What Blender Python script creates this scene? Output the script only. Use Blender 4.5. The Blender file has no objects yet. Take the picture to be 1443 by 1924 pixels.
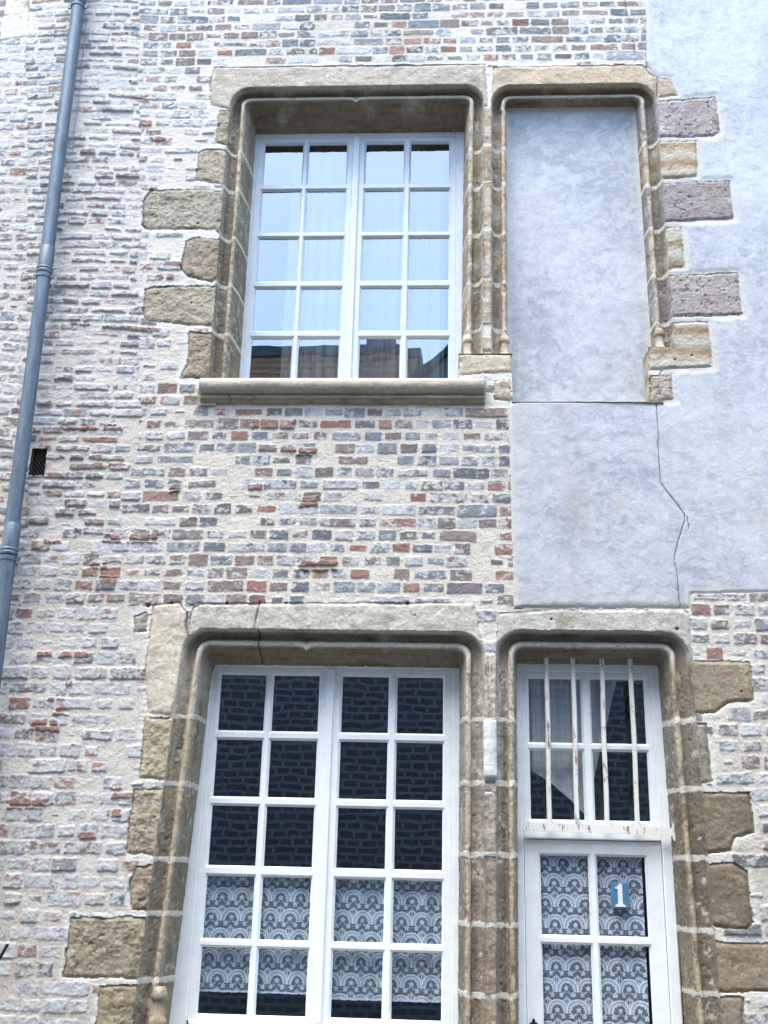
import bpy, math, random
import numpy as np
rng = np.random.default_rng(7)
random.seed(7)
scene = bpy.context.scene
col = scene.collection

# ------------------------------------------------------------------ camera frame (recovered from the photo's vanishing points)
F = 2057.0; CX, CY = 721.5, 962.0
CAMZ, DIST = 1.65, 5.6
def nrm(a): a = np.asarray(a, float); return a/np.linalg.norm(a)
U = nrm([871-CX, -5050-CY, F])
Rr = -nrm([-38000-CX, 700-CY, F]); Rr = nrm(Rr-np.dot(Rr, U)*U)
N = np.cross(U, Rr)
def PX(px, py, d=0.0):
    """photo direction -> (X, Z) on the vertical plane lying d metres behind the wall face"""
    px = np.asarray(px, float); py = np.asarray(py, float)
    a, b = px-CX, py-CY
    wx = a*Rr[0]+b*Rr[1]+F*Rr[2]; wy = a*N[0]+b*N[1]+F*N[2]; wz = a*U[0]+b*U[1]+F*U[2]
    t = (DIST+d)/wy
    return t*wx, CAMZ+t*wz
def TOPX(X, Z, d=0.0):
    z = Z-CAMZ; y = DIST+d
    c0 = X*Rr[0]+y*N[0]+z*U[0]; c1 = X*Rr[1]+y*N[1]+z*U[1]; c2 = X*Rr[2]+y*N[2]+z*U[2]
    return CX+F*c0/c2, CY+F*c1/c2
def poly(pts, d=0.0):
    a = np.array(pts, float); x, z = PX(a[:, 0], a[:, 1], d)
    return np.stack([x, z], 1)

# ------------------------------------------------------------------ numeric helpers
def lin(c):
    c = np.asarray(c, float)/255.0
    return np.where(c <= 0.04045, c/12.92, ((c+0.055)/1.055)**2.4)
TINT = np.array([1.0, .982, 1.05])
def C(r, g, b): return np.clip(lin((r, g, b))*0.86/TINT, 0.004, 0.86)
def hash_table(seed): return np.random.default_rng(seed).random((256, 256)).astype(np.float32)
_T = {}
def vn(x, z, s, seed):
    if seed not in _T: _T[seed] = hash_table(seed)
    T = _T[seed]
    x = x/s+71.3*(seed % 13); z = z/s+37.7*(seed % 7)
    ix = np.floor(x).astype(int); iz = np.floor(z).astype(int)
    fx = x-ix; fz = z-iz
    fx = fx*fx*(3-2*fx); fz = fz*fz*(3-2*fz)
    a, b, c, e = ix & 255, (ix+1) & 255, iz & 255, (iz+1) & 255
    return (T[a, c]*(1-fx)+T[b, c]*fx)*(1-fz)+(T[a, e]*(1-fx)+T[b, e]*fx)*fz
def fbm(x, z, s, seed, o=4, g=0.5):
    r = 0; w = 1; t = 0
    for i in range(o):
        r = r+w*vn(x, z, s/(2**i), seed+i*17); t += w; w *= g
    return r/t*2-1          # about -1..1
def sst(a, b, x):
    t = np.clip((x-a)/(b-a), 0, 1); return t*t*(3-2*t)
def mix(a, b, t):
    t = np.asarray(t)[..., None]; return np.asarray(a)*(1-t)+np.asarray(b)*t
def sdpoly(P, x, z):
    """signed distance to polygon, positive inside"""
    n = len(P); d = np.full(x.shape, 1e9); ins = np.zeros(x.shape, bool)
    for i in range(n):
        ax, az = P[i]; bx, bz = P[(i+1) % n]
        ex, ez = bx-ax, bz-az
        t = np.clip(((x-ax)*ex+(z-az)*ez)/(ex*ex+ez*ez+1e-12), 0, 1)
        d = np.minimum(d, (x-ax-t*ex)**2+(z-az-t*ez)**2)
        c = (az > z) != (bz > z)
        ins ^= c & (x < (bx-ax)*(z-az)/(bz-az+1e-15)+ax)
    d = np.sqrt(d); return np.where(ins, d, -d)
def dline(P, x, z):
    d = np.full(x.shape, 1e9)
    for i in range(len(P)-1):
        ax, az = P[i]; bx, bz = P[i+1]; ex, ez = bx-ax, bz-az
        t = np.clip(((x-ax)*ex+(z-az)*ez)/(ex*ex+ez*ez+1e-12), 0, 1)
        d = np.minimum(d, np.hypot(x-ax-t*ex, z-az-t*ez))
    return d

# ------------------------------------------------------------------ scene helpers
def prop(o, label=None, cat=None, group=None, kind=None):
    if label: o['label'] = label
    if cat: o['category'] = cat
    if group: o['group'] = group
    if kind: o['kind'] = kind
    return o
def empty(name, loc=(0, 0, 0)):
    o = bpy.data.objects.new(name, None); o.location = loc; o.empty_display_size = 0.2
    col.objects.link(o); return o
def mesh_np(name, V, Fa, mat, parent=None, colr=None, smooth=True, extra=None):
    V = np.asarray(V, np.float32); Fa = np.asarray(Fa, np.int32)
    me = bpy.data.meshes.new(name)
    k = Fa.shape[1]
    me.vertices.add(len(V)); me.vertices.foreach_set('co', V.ravel())
    me.loops.add(Fa.size); me.loops.foreach_set('vertex_index', Fa.ravel())
    me.polygons.add(len(Fa))
    me.polygons.foreach_set('loop_start', np.arange(0, Fa.size, k, dtype=np.int32))
    me.polygons.foreach_set('use_smooth', np.full(len(Fa), smooth))
    if colr is not None:
        at = me.attributes.new('Col', 'FLOAT_COLOR', 'POINT')
        at.data.foreach_set('color', np.concatenate([colr, np.ones((len(V), 1))], 1).astype(np.float32).ravel())
    if extra is not None:
        at = me.attributes.new('Lace', 'FLOAT', 'POINT'); at.data.foreach_set('value', extra.astype(np.float32).ravel())
    me.update(); me.validate()
    me.materials.append(mat)
    o = bpy.data.objects.new(name, me); col.objects.link(o)
    if parent is not None:
        o.parent = parent
        if any(parent.location): o.matrix_parent_inverse.identity(); V2 = None
    return o
class MB:
    """collects boxes, tubes, prisms into one mesh"""
    def __init__(s): s.v = []; s.f = []
    def add(s, vs, fs):
        b = len(s.v); s.v += [tuple(map(float, p)) for p in vs]; s.f += [tuple(i+b for i in q) for q in fs]
    def box(s, x0, x1, y0, y1, z0, z1):
        s.add([(x0, y0, z0), (x1, y0, z0), (x1, y1, z0), (x0, y1, z0), (x0, y0, z1), (x1, y0, z1), (x1, y1, z1), (x0, y1, z1)],
              [(0, 1, 5, 4), (1, 2, 6, 5), (2, 3, 7, 6), (3, 0, 4, 7), (4, 5, 6, 7), (3, 2, 1, 0)])
    def cbox(s, x0, x1, y0, y1, z0, z1, b=.004):
        """box with its front (-y) edges chamfered"""
        s.add([(x0, y0+b, z0), (x1, y0+b, z0), (x1, y0+b, z1), (x0, y0+b, z1), (x0+b, y0, z0+b), (x1-b, y0, z0+b), (x1-b, y0, z1-b), (x0+b, y0, z1-b),
               (x0, y1, z0), (x1, y1, z0), (x1, y1, z1), (x0, y1, z1)],
              [(4, 5, 6, 7), (0, 1, 5, 4), (1, 2, 6, 5), (2, 3, 7, 6), (3, 0, 4, 7), (0, 8, 9, 1), (1, 9, 10, 2), (2, 10, 11, 3), (3, 11, 8, 0), (11, 10, 9, 8)])
    def lathe(s, cx, cy, prof, n=16, axis='z', ph=0.0):
        vs = []; fs = []
        for (r, z) in prof:
            for i in range(n):
                a = 2*math.pi*i/n+ph
                vs.append((cx+r*math.cos(a), cy+r*math.sin(a), z))
        m = len(prof)
        for j in range(m-1):
            for i in range(n):
                fs.append((j*n+i, j*n+(i+1) % n, (j+1)*n+(i+1) % n, (j+1)*n+i))
        fs.append(tuple(range(n-1, -1, -1))); fs.append(tuple((m-1)*n+i for i in range(n)))
        s.add(vs, fs)
    def tube(s, pts, r, n=8):
        pts = [np.array(p, float) for p in pts]; vs = []; fs = []
        for i, p in enumerate(pts):
            t = nrm(pts[min(i+1, len(pts)-1)]-pts[max(i-1, 0)])
            a = np.cross(t, [0, 1, 0.01]); a = nrm(a); b = np.cross(t, a)
            rr = r[i] if hasattr(r, '__len__') else r
            for k in range(n):
                q = 2*math.pi*k/n; vs.append(p+rr*(a*math.cos(q)+b*math.sin(q)))
        for i in range(len(pts)-1):
            for k in range(n): fs.append((i*n+k, i*n+(k+1) % n, (i+1)*n+(k+1) % n, (i+1)*n+k))
        fs.append(tuple(range(n-1, -1, -1))); fs.append(tuple((len(pts)-1)*n+k for k in range(n)))
        s.add(vs, fs)
    def prism(s, outline, y0, y1):
        n = len(outline); vs = [(x, y0, z) for x, z in outline]+[(x, y1, z) for x, z in outline]
        fs = [tuple(range(n)), tuple(range(2*n-1, n-1, -1))]+[(i, i+n, (i+1) % n+n, (i+1) % n) for i in range(n)]
        s.add(vs, fs)
    def build(s, name, mat, parent=None, smooth=False):
        me = bpy.data.meshes.new(name); me.from_pydata(s.v, [], s.f); me.validate(); me.update()
        me.materials.append(mat)
        if smooth:
            for p in me.polygons: p.use_smooth = True
            me.set_sharp_from_angle(angle=math.radians(40)) if hasattr(me, 'set_sharp_from_angle') else None
        o = bpy.data.objects.new(name, me); col.objects.link(o)
        if parent is not None: o.parent = parent
        return o

# ------------------------------------------------------------------ materials
def newmat(name):
    m = bpy.data.materials.new(name); m.use_nodes = True
    nt = m.node_tree; b = nt.nodes['Principled BSDF']; return m, nt, b
def nd(nt, t, **k):
    n = nt.nodes.new(t)
    for a, v in k.items(): setattr(n, a, v)
    return n
def noise(nt, scale, detail=4, rough=.6, vec=None):
    n = nd(nt, 'ShaderNodeTexNoise'); n.inputs['Scale'].default_value = scale; n.inputs['Detail'].default_value = detail
    n.inputs['Roughness'].default_value = rough
    if vec: nt.links.new(vec, n.inputs['Vector'])
    return n
def ramp(nt, src, p0, c0, p1, c1):
    r = nd(nt, 'ShaderNodeValToRGB'); e = r.color_ramp.elements
    e[0].position = p0; e[0].color = tuple(c0)+(1,) if len(c0) == 3 else c0
    e[1].position = p1; e[1].color = tuple(c1)+(1,) if len(c1) == 3 else c1
    nt.links.new(src, r.inputs[0]); return r
def mulc(nt, a, b, fac=1.0, blend='MULTIPLY'):
    m = nd(nt, 'ShaderNodeMix', data_type='RGBA', blend_type=blend); m.inputs[0].default_value = fac
    nt.links.new(a, m.inputs[6]); nt.links.new(b, m.inputs[7]); return m.outputs[2]
def bump(nt, b, src, strength, dist, prev=None):
    n = nd(nt, 'ShaderNodeBump'); n.inputs['Strength'].default_value = strength; n.inputs['Distance'].default_value = dist
    nt.links.new(src, n.inputs['Height'])
    if prev: nt.links.new(prev, n.inputs['Normal'])
    nt.links.new(n.outputs[0], b.inputs['Normal']); return n.outputs[0]
def vcol_mat(name, s1, amp1, s2, amp2, bstr, bdist, rough=.92):
    m, nt, b = newmat(name)
    at = nd(nt, 'ShaderNodeAttribute', attribute_name='Col'); tc = nd(nt, 'ShaderNodeTexCoord')
    n1 = noise(nt, s1, 5, .65, tc.outputs['Object']); n2 = noise(nt, s2, 3, .6, tc.outputs['Object'])
    r1 = ramp(nt, n1.outputs[0], .3, (1-amp1,)*3, .7, (1+amp1,)*3)
    r2 = ramp(nt, n2.outputs[0], .3, (1-amp2,)*3, .7, (1+amp2,)*3)
    c = mulc(nt, at.outputs['Color'], r1.outputs[0]); c = mulc(nt, c, r2.outputs[0])
    nt.links.new(c, b.inputs['Base Color']); b.inputs['Roughness'].default_value = rough
    b.inputs['Specular IOR Level'].default_value = .25
    p = bump(nt, b, n1.outputs[0], bstr, bdist); bump(nt, b, n2.outputs[0], bstr*.8, bdist*.4, p)
    return m
M_brick = vcol_mat('brick_and_lime_mortar', 70, .10, 320, .10, .9, .006)
M_stone = vcol_mat('weathered_sandstone', 60, .13, 260, .13, .9, .005)
M_plast = vcol_mat('lime_render', 55, .06, 260, .05, .7, .003)

def paint_mat(name, c, rough=.4, dirt=.12, dirtc=None, scale=9):
    m, nt, b = newmat(name); tc = nd(nt, 'ShaderNodeTexCoord')
    n = noise(nt, scale, 6, .7, tc.outputs['Object']); n2 = noise(nt, 140, 3, .6, tc.outputs['Object'])
    dc = tuple(dirtc) if dirtc is not None else tuple(np.array(c)*(1-dirt))
    r = ramp(nt, n.outputs[0], .42, tuple(c), .72, dc)
    mp = nd(nt, 'ShaderNodeMapping'); mp.inputs['Scale'].default_value = (1, 1, .2); nt.links.new(tc.outputs['Object'], mp.inputs[0])
    n3 = noise(nt, 48, 6, .75, mp.outputs[0]); r3 = ramp(nt, n3.outputs[0], .58, (1, 1, 1), .76, (.74, .72, .69))
    nt.links.new(mulc(nt, r.outputs[0], r3.outputs[0]), b.inputs['Base Color']); b.inputs['Roughness'].default_value = rough
    p = bump(nt, b, n2.outputs[0], .15, .001); bump(nt, b, n3.outputs[0], .12, .0015, p); return m
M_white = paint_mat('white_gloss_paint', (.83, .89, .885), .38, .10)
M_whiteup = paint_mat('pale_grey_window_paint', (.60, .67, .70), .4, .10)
M_dark = paint_mat('black_iron', (.012, .012, .014), .5, .3)
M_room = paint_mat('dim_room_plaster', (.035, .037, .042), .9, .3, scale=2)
M_curtrod = paint_mat('brass_rod', (.35, .27, .14), .35, .3)

def iron_white():
    m, nt, b = newmat('chipped_white_paint_on_rusty_iron'); tc = nd(nt, 'ShaderNodeTexCoord')
    mp = nd(nt, 'ShaderNodeMapping'); mp.inputs['Scale'].default_value = (1, 1, .22); nt.links.new(tc.outputs['Object'], mp.inputs[0])
    n = noise(nt, 55, 5, .7, mp.outputs[0]); n2 = noise(nt, 9, 3, .5, tc.outputs['Object'])
    ad = nd(nt, 'ShaderNodeMath', operation='MULTIPLY_ADD'); nt.links.new(n2.outputs[0], ad.inputs[0]); ad.inputs[1].default_value = .45
    nt.links.new(n.outputs[0], ad.inputs[2])
    r = ramp(nt, ad.outputs[0], .80, tuple(C(236, 235, 232)), .88, tuple(C(150, 114, 88)))
    nt.links.new(r.outputs[0], b.inputs['Base Color']); b.inputs['Roughness'].default_value = .55
    bump(nt, b, ad.outputs[0], .4, .002); return m
M_iron = iron_white()
def zinc():
    m, nt, b = newmat('weathered_zinc'); tc = nd(nt, 'ShaderNodeTexCoord')
    mp = nd(nt, 'ShaderNodeMapping'); mp.inputs['Scale'].default_value = (1, 1, .16); nt.links.new(tc.outputs['Object'], mp.inputs[0])
    n = noise(nt, 26, 6, .7, mp.outputs[0]); n2 = noise(nt, 60, 4, .7, tc.outputs['Object'])
    r = ramp(nt, n.outputs[0], .3, tuple(C(78, 92, 106)), .72, tuple(C(122, 138, 152)))
    sp = ramp(nt, n2.outputs[0], .60, (1, 1, 1), .70, (1.5, 1.5, 1.5))
    c = mulc(nt, r.outputs[0], sp.outputs[0])
    nt.links.new(c, b.inputs['Base Color']); b.inputs['Metallic'].default_value = .35; b.inputs['Roughness'].default_value = .5
    bump(nt, b, n2.outputs[0], .12, .002); return m
M_zinc = zinc()
def glass(name, f0, wav, tint=(.80, .86, .88), refl=(.74, .91, 1)):
    m, nt, b = newmat(name); nt.nodes.remove(b); out = nt.nodes['Material Output']
    tc = nd(nt, 'ShaderNodeTexCoord'); n = noise(nt, 3.2, 2, .5, tc.outputs['Object'])
    bp = nd(nt, 'ShaderNodeBump'); bp.inputs['Strength'].default_value = 1; bp.inputs['Distance'].default_value = wav
    nt.links.new(n.outputs[0], bp.inputs['Height'])
    tr = nd(nt, 'ShaderNodeBsdfTransparent'); tr.inputs[0].default_value = tint+(1,)
    gl = nd(nt, 'ShaderNodeBsdfGlossy'); gl.inputs['Roughness'].default_value = 0.0; gl.inputs[0].default_value = refl+(1,)
    nt.links.new(bp.outputs[0], gl.inputs['Normal'])
    lw = nd(nt, 'ShaderNodeLayerWeight'); lw.inputs[0].default_value = .5
    pw_ = nd(nt, 'ShaderNodeMath', operation='POWER'); nt.links.new(lw.outputs['Facing'], pw_.inputs[0]); pw_.inputs[1].default_value = 5
    fr = nd(nt, 'ShaderNodeMath', operation='MULTIPLY_ADD'); nt.links.new(pw_.outputs[0], fr.inputs[0]); fr.inputs[1].default_value = 1-f0; fr.inputs[2].default_value = f0
    mx = nd(nt, 'ShaderNodeMixShader'); nt.links.new(fr.outputs[0], mx.inputs[0]); nt.links.new(tr.outputs[0], mx.inputs[1]); nt.links.new(gl.outputs[0], mx.inputs[2])
    nt.links.new(mx.outputs[0], out.inputs[0]); return m
M_glass_up = glass('reflective_pane_glass', .27, .0006, (.70, .78, .83), (.80, .93, 1))
M_glass = glass('pane_glass', .15, .0006, (.93, .96, .97))
M_glass_door = glass('door_pane_glass', .05, .0004, (.94, .96, .97))
def cloth(name, c, use_attr=True, dens=.5):
    m, nt, b = newmat(name); nt.nodes.remove(b); out = nt.nodes['Material Output']
    df = nd(nt, 'ShaderNodeBsdfDiffuse'); df.inputs[0].default_value = tuple(c)+(1,)
    tl = nd(nt, 'ShaderNodeBsdfTranslucent'); tl.inputs[0].default_value = tuple(c)+(1,)
    m1 = nd(nt, 'ShaderNodeMixShader'); m1.inputs[0].default_value = .12
    nt.links.new(df.outputs[0], m1.inputs[1]); nt.links.new(tl.outputs[0], m1.inputs[2])
    tr = nd(nt, 'ShaderNodeBsdfTransparent'); mx = nd(nt, 'ShaderNodeMixShader')
    nt.links.new(tr.outputs[0], mx.inputs[1]); nt.links.new(m1.outputs[0], mx.inputs[2])
    if use_attr:
        at = nd(nt, 'ShaderNodeAttribute', attribute_name='Lace'); nt.links.new(at.outputs['Fac'], mx.inputs[0])
    else: mx.inputs[0].default_value = dens
    nt.links.new(mx.outputs[0], out.inputs[0]); return m
M_lace = cloth('white_lace', (.74, .86, .97))
M_sheer = cloth('sheer_voile', (.86, .84, .82), False, .45)
M_drape = cloth('cotton_drape', (.72, .75, .76), False, .8)

# ------------------------------------------------------------------ the openings
class Opening:
    """outer arris of a moulded stone opening: left line, right line, top, and profile tables (o_jamb,d_jamb,o_lintel,d_lintel,radius)"""
    def __init__(s, lx, rx, top_px, zbl, zbr, prof, cusp=None):
        # lx, rx: ((px,py),(px,py)) arris lines at face
        (x0, z0), (x1, z1) = [PX(*p) for p in lx]; s.ls = (x1-x0)/(z1-z0); s.l0 = x0-s.ls*z0
        (x0, z0), (x1, z1) = [PX(*p) for p in rx]; s.rs = (x1-x0)/(z1-z0); s.r0 = x0-s.rs*z0
        s.zt = float(PX(*top_px)[1]); s.zbl = zbl; s.zbr = zbr; s.prof = prof; s.R = prof[1][4]; s.cusp = cusp
    def xl(s, z): return s.l0+s.ls*z
    def xr(s, z): return s.r0+s.rs*z
    def sdf(s, x, z, zbot):
        """positive inside the opening (rounded top corners, open bottom at zbot)"""
        l = x-s.xl(z); r = s.xr(z)-x; t = s.zt-z; R = s.R
        d = np.minimum(np.minimum(l, r), t)
        m = np.minimum(l, r)
        cor = (m < R) & (t < R)
        d = np.where(cor, R-np.hypot(R-m, R-t), d)
        return np.minimum(d, z-zbot)
PA = [(-.004, -.006, -.004, -.006, .13), (0, -.001, 0, -.001, .128), (.007, .036, .004, .034, .12), (.018, .066, .012, .066, .105), (.044, .078, .022, .076, .09),
      (.057, .064, .028, .066, .08), (.063, .038, .036, .056, .07), (.076, .033, .048, .058, .06), (.086, .042, .052, .066, .055), (.090, .066, .053, .080, .05),
      (.093, .082, .053, .10, .04), (.103, .14, .054, .16, .02), (.111, .23, .055, .26, .012), (.119, .38, .056, .38, .012)]
PN = [p if i < 10 else q for i, (p, q) in enumerate(zip(PA, [None]*10+[(.092, .080, .053, .10, .04), (.094, .11, .054, .12, .02), (.097, .14, .055, .15, .012), (.10, .19, .056, .19, .012)]))]
PC = [(-.004, -.006, -.004, -.006, .13), (0, -.001, 0, -.001, .128), (.010, .022, .008, .036, .12), (.030, .042, .022, .066, .105), (.052, .056, .038, .074, .09),
      (.061, .052, .046, .060, .08), (.066, .034, .056, .045, .07), (.080, .030, .074, .048, .06), (.092, .040, .081, .060, .055), (.096, .066, .084, .080, .05),
      (.100, .082, .088, .10, .04), (.110, .13, .10, .15, .02), (.118, .20, .115, .21, .012), (.126, .31, .134, .31, .012)]
def soffit(P, ytop, yfr, pxm, d):
    """slope the lintel's underside so that it meets the frame where the photo shows it"""
    o = float(PX(pxm, ytop)[1]-PX(pxm, yfr, d)[1]); a = P[9][2]; out = []
    for i, p in enumerate(P):
        if i >= 10: t = (p[3]-P[9][3])/(d-P[9][3]); p = (p[0], p[1], a+(o-a)*t, p[3], p[4])
        out.append(p)
    return out
ZU = float(PX(640, 712)[1]); ZLOW = float(PX(640, 2060)[1]); ZN = float(PX(1090, 757)[1])
ZPL = float(PX(905, 664)[1]); ZPR = float(PX(1240, 652)[1])
opA = Opening(((431, 215), (401, 600)), ((909, 218), (906, 600)), (640, 162), ZU-.02, ZPL, soffit(PA, 162, 253, 667, .302), cusp=667)
opB = Opening(((923.5, 218), (923.5, 600)), ((1233, 190), (1263, 600)), (1090, 158), ZPL, ZPR, PN)
opC = Opening(((340, 1240), (267, 1790)), ((909, 1240), (910, 1850)), (640, 1184), ZLOW, ZLOW, soffit(PC, 1184, 1252, 640, .24), cusp=622)
opD = Opening(((932, 1240), (933, 1850)), ((1296, 1232), (1346, 1820)), (1120, 1185), ZLOW, ZLOW, soffit(PC, 1185, 1249, 1120, .22))

parts = {}      # key -> list of chunks (V, F, C)
def chunk(key, V, Fq, Cc): parts.setdefault(key, []).append((V, Fq, Cc))
def split_grid(V, Cc, lab, keep, names):
    """V (n,m,3) grid -> quads labelled by lab (n-1,m-1)"""
    n, m = V.shape[:2]
    idx = np.arange(n*m).reshape(n, m)
    Q = np.stack([idx[:-1, :-1], idx[:-1, 1:], idx[1:, 1:], idx[1:, :-1]], -1)
    Vf = V.reshape(-1, 3); Cf = Cc.reshape(-1, 3)
    for L in np.unique(lab[keep]):
        q = Q[keep & (lab == L)]
        u, inv = np.unique(q.ravel(), return_inverse=True)
        chunk(names[L], Vf[u], inv.reshape(-1, 4), Cf[u])

# ------------------------------------------------------------------ stones: key, style, colour, face outline in photo units
TAN = (176, 160, 132); TAN2 = (158, 142, 116); GRY = (168, 160, 144); PURP = (166, 154, 154); LINT = (182, 170, 150); LINT2 = (190, 184, 168); BRN = (140, 122, 98)
STONES = [
 ('lintel/0', 'fine', LINT, [(401, 126), (912, 120), (917, 200), (437, 208), (396, 198), (393, 160)]),
 ('lintel/1', 'fine', (190, 166, 132), [(926, 125), (1207, 121), (1232, 146), (1233, 187), (924, 204)]),
 ('quoin_stone/top', 'fine', (188, 164, 136), [(1233, 146), (1260, 148), (1275, 180), (1235, 184)]),
 ('jamb_stone/a0', 'rough', TAN, [(411, 207), (440, 207), (432, 275), (406, 268)]),
 ('jamb_stone/a1', 'rough', TAN, [(372, 285), (390, 280), (430, 283), (424, 350), (405, 345), (366, 338)]),
 ('jamb_stone/a2', 'rough', (172, 162, 138), [(281, 357), (420, 354), (424, 362), (418, 446), (400, 431), (276, 432), (267, 424), (269, 380)]),
 ('jamb_stone/a3', 'rough', TAN2, [(348, 453), (366, 445), (420, 448), (418, 522), (398, 530), (352, 521), (338, 506), (345, 476)]),
 ('jamb_stone/a4', 'rough', (170, 158, 130), [(273, 545), (290, 538), (412, 536), (414, 615), (345, 611), (276, 604), (268, 590)]),
 ('jamb_stone/a5', 'rough', TAN2, [(355, 623), (410, 626), (410, 712), (337, 711), (351, 680)]),
 ('quoin_stone/r0', 'pit', PURP, [(1228, 190), (1345, 181), (1353, 248), (1340, 257), (1228, 259)]),
 ('quoin_stone/r1', 'band', (184, 166, 132), [(1228, 266), (1309, 263), (1311, 333), (1228, 336)]),
 ('quoin_stone/r2', 'pit', (156, 143, 142), [(1234, 344), (1371, 338), (1378, 412), (1240, 418)]),
 ('quoin_stone/r3', 'band', (180, 172, 150), [(1240, 427), (1281, 426), (1287, 503), (1245, 507)]),
 ('quoin_stone/r4', 'pit', (168, 155, 152), [(1248, 517), (1386, 511), (1396, 592), (1250, 597)]),
 ('quoin_stone/r5', 'band', (180, 166, 144), [(1250, 606), (1331, 603), (1340, 691), (1218, 696), (1218, 650)]),
 ('quoin_stone/r6', 'rough', (172, 158, 138), [(1221, 706), (1262, 703), (1266, 752), (1220, 756)]),
 ('quoin_stone/corner', 'fine', (214, 210, 192), [(-200, -200), (60, -200), (54, 70), (0, 78), (-200, 84)]),
 ('mullion_stone/foot', 'rough', (172, 158, 132), [(930, 714), (958, 710), (962, 754), (928, 752)]),
 ('mullion_stone/plinth', 'fine', (178, 164, 136), [(860, 664), (963, 664), (963, 700), (860, 705)]),
 ('lintel/2', 'fine', LINT2, [(362, 1141), (374, 1133), (893, 1131), (899, 1178), (912, 1228), (353, 1222), (354, 1170)]),
 ('lintel/3', 'fine', (180, 176, 166), [(936, 1152), (1040, 1144), (1284, 1144), (1297, 1156), (1302, 1240), (930, 1240)]),
 ('jamb_stone/c0', 'fine', (188, 176, 152), [(286, 1136), (338, 1131), (352, 1150), (352, 1200), (345, 1260), (325, 1345), (279, 1342), (270, 1262), (283, 1180)]),
 ('jamb_stone/c1', 'rough', (166, 152, 118), [(272, 1348), (335, 1346), (322, 1468), (262, 1462), (266, 1400)]),
 ('jamb_stone/c2', 'rough', TAN2, [(252, 1482), (320, 1480), (310, 1610), (236, 1604), (241, 1540)]),
 ('jamb_stone/c3', 'rough', BRN, [(256, 1626), (300, 1622), (290, 1713), (248, 1712), (244, 1660)]),
 ('jamb_stone/c4', 'rough', (146, 132, 106), [(133, 1724), (285, 1722), (280, 1842), (118, 1836), (124, 1780)]),
 ('jamb_stone/c5', 'rough', (142, 126, 96), [(186, 1852), (275, 1850), (270, 2070), (170, 2070)]),
 ('rubble_stone/c', 'rough', (166, 158, 138), [(252, 1156), (276, 1150), (277, 1190), (256, 1188)]),
 ('quoin_stone/d0', 'fine', (160, 142, 112), [(1290, 1240), (1410, 1243), (1417, 1318), (1368, 1322), (1345, 1340), (1290, 1342)]),
 ('quoin_stone/d1', 'fine', (158, 150, 132), [(1300, 1357), (1328, 1359), (1338, 1470), (1305, 1474)]),
 ('quoin_stone/d2', 'fine', (140, 122, 94), [(1305, 1488), (1410, 1488), (1418, 1565), (1380, 1575), (1376, 1600), (1310, 1607)]),
 ('quoin_stone/d3', 'fine', (138, 118, 90), [(1315, 1622), (1378, 1620), (1405, 1636), (1415, 1733), (1404, 1748), (1315, 1741)]),
 ('quoin_stone/d4', 'fine', (152, 130, 98), [(1325, 1764), (1380, 1772), (1600, 1768), (1600, 1862), (1325, 1866)]),
 ('quoin_stone/d5', 'fine', (146, 128, 100), [(1325, 1869), (1398, 1872), (1395, 2070), (1325, 2070)]),
]
def zj(px, ys): return [float(PX(px, y)[1]) for y in ys]
# joints of moulded jambs, top to bottom; block keys between them
JA_L = (zj(430, [202, 278, 349, 441, 529, 621]), ['lintel/0', 'jamb_stone/a0', 'jamb_stone/a1', 'jamb_stone/a2', 'jamb_stone/a3', 'jamb_stone/a4', 'jamb_stone/a5'])
JPU = (zj(915, [200, 272, 342, 431, 524, 611]), ['lintel/0', 'mullion_stone/u0', 'mullion_stone/u1', 'mullion_stone/u2', 'mullion_stone/u3', 'mullion_stone/u4', 'mullion_stone/plinth'])
JPU2 = (JPU[0], ['lintel/1']+JPU[1][1:])
JB_R = (zj(1235, [188, 262, 340, 422, 512, 601, 700]), ['lintel/1', 'quoin_stone/r0', 'quoin_stone/r1', 'quoin_stone/r2', 'quoin_stone/r3', 'quoin_stone/r4', 'quoin_stone/r5', 'quoin_stone/r6'])
JC_L = (zj(350, [1228, 1344, 1472, 1615, 1718, 1846]), ['lintel/2', 'jamb_stone/c0', 'jamb_stone/c1', 'jamb_stone/c2', 'jamb_stone/c3', 'jamb_stone/c4', 'jamb_stone/c5'])
JPL = (zj(920, [1226, 1350, 1470, 1605, 1738, 1872]), ['lintel/2', 'mullion_stone/l0', 'mullion_stone/l1', 'mullion_stone/l2', 'mullion_stone/l3', 'mullion_stone/l4', 'mullion_stone/l5'])
JPL2 = (JPL[0], ['lintel/3']+JPL[1][1:])
JD_R = (zj(1320, [1232, 1352, 1482, 1612, 1748, 1868]), ['lintel/3', 'quoin_stone/d0', 'quoin_stone/d1', 'quoin_stone/d2', 'quoin_stone/d3', 'quoin_stone/d4', 'quoin_stone/d5'])
BASE = {k: (st, c) for k, st, c, _ in STONES}
for k, c in [('u0', (172, 158, 136)), ('u1', (178, 160, 130)), ('u2', (176, 162, 138)), ('u3', (168, 154, 132)), ('u4', (170, 156, 136)),
             ('l0', (172, 164, 148)), ('l1', (160, 154, 144)), ('l2', (152, 140, 122)), ('l3', (144, 126, 108)), ('l4', (136, 116, 96)), ('l5', (142, 124, 98))]:
    BASE['mullion_stone/'+k] = ('mull', c)
MORT = C(218, 211, 200); MORT2 = C(212, 206, 200)
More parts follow.
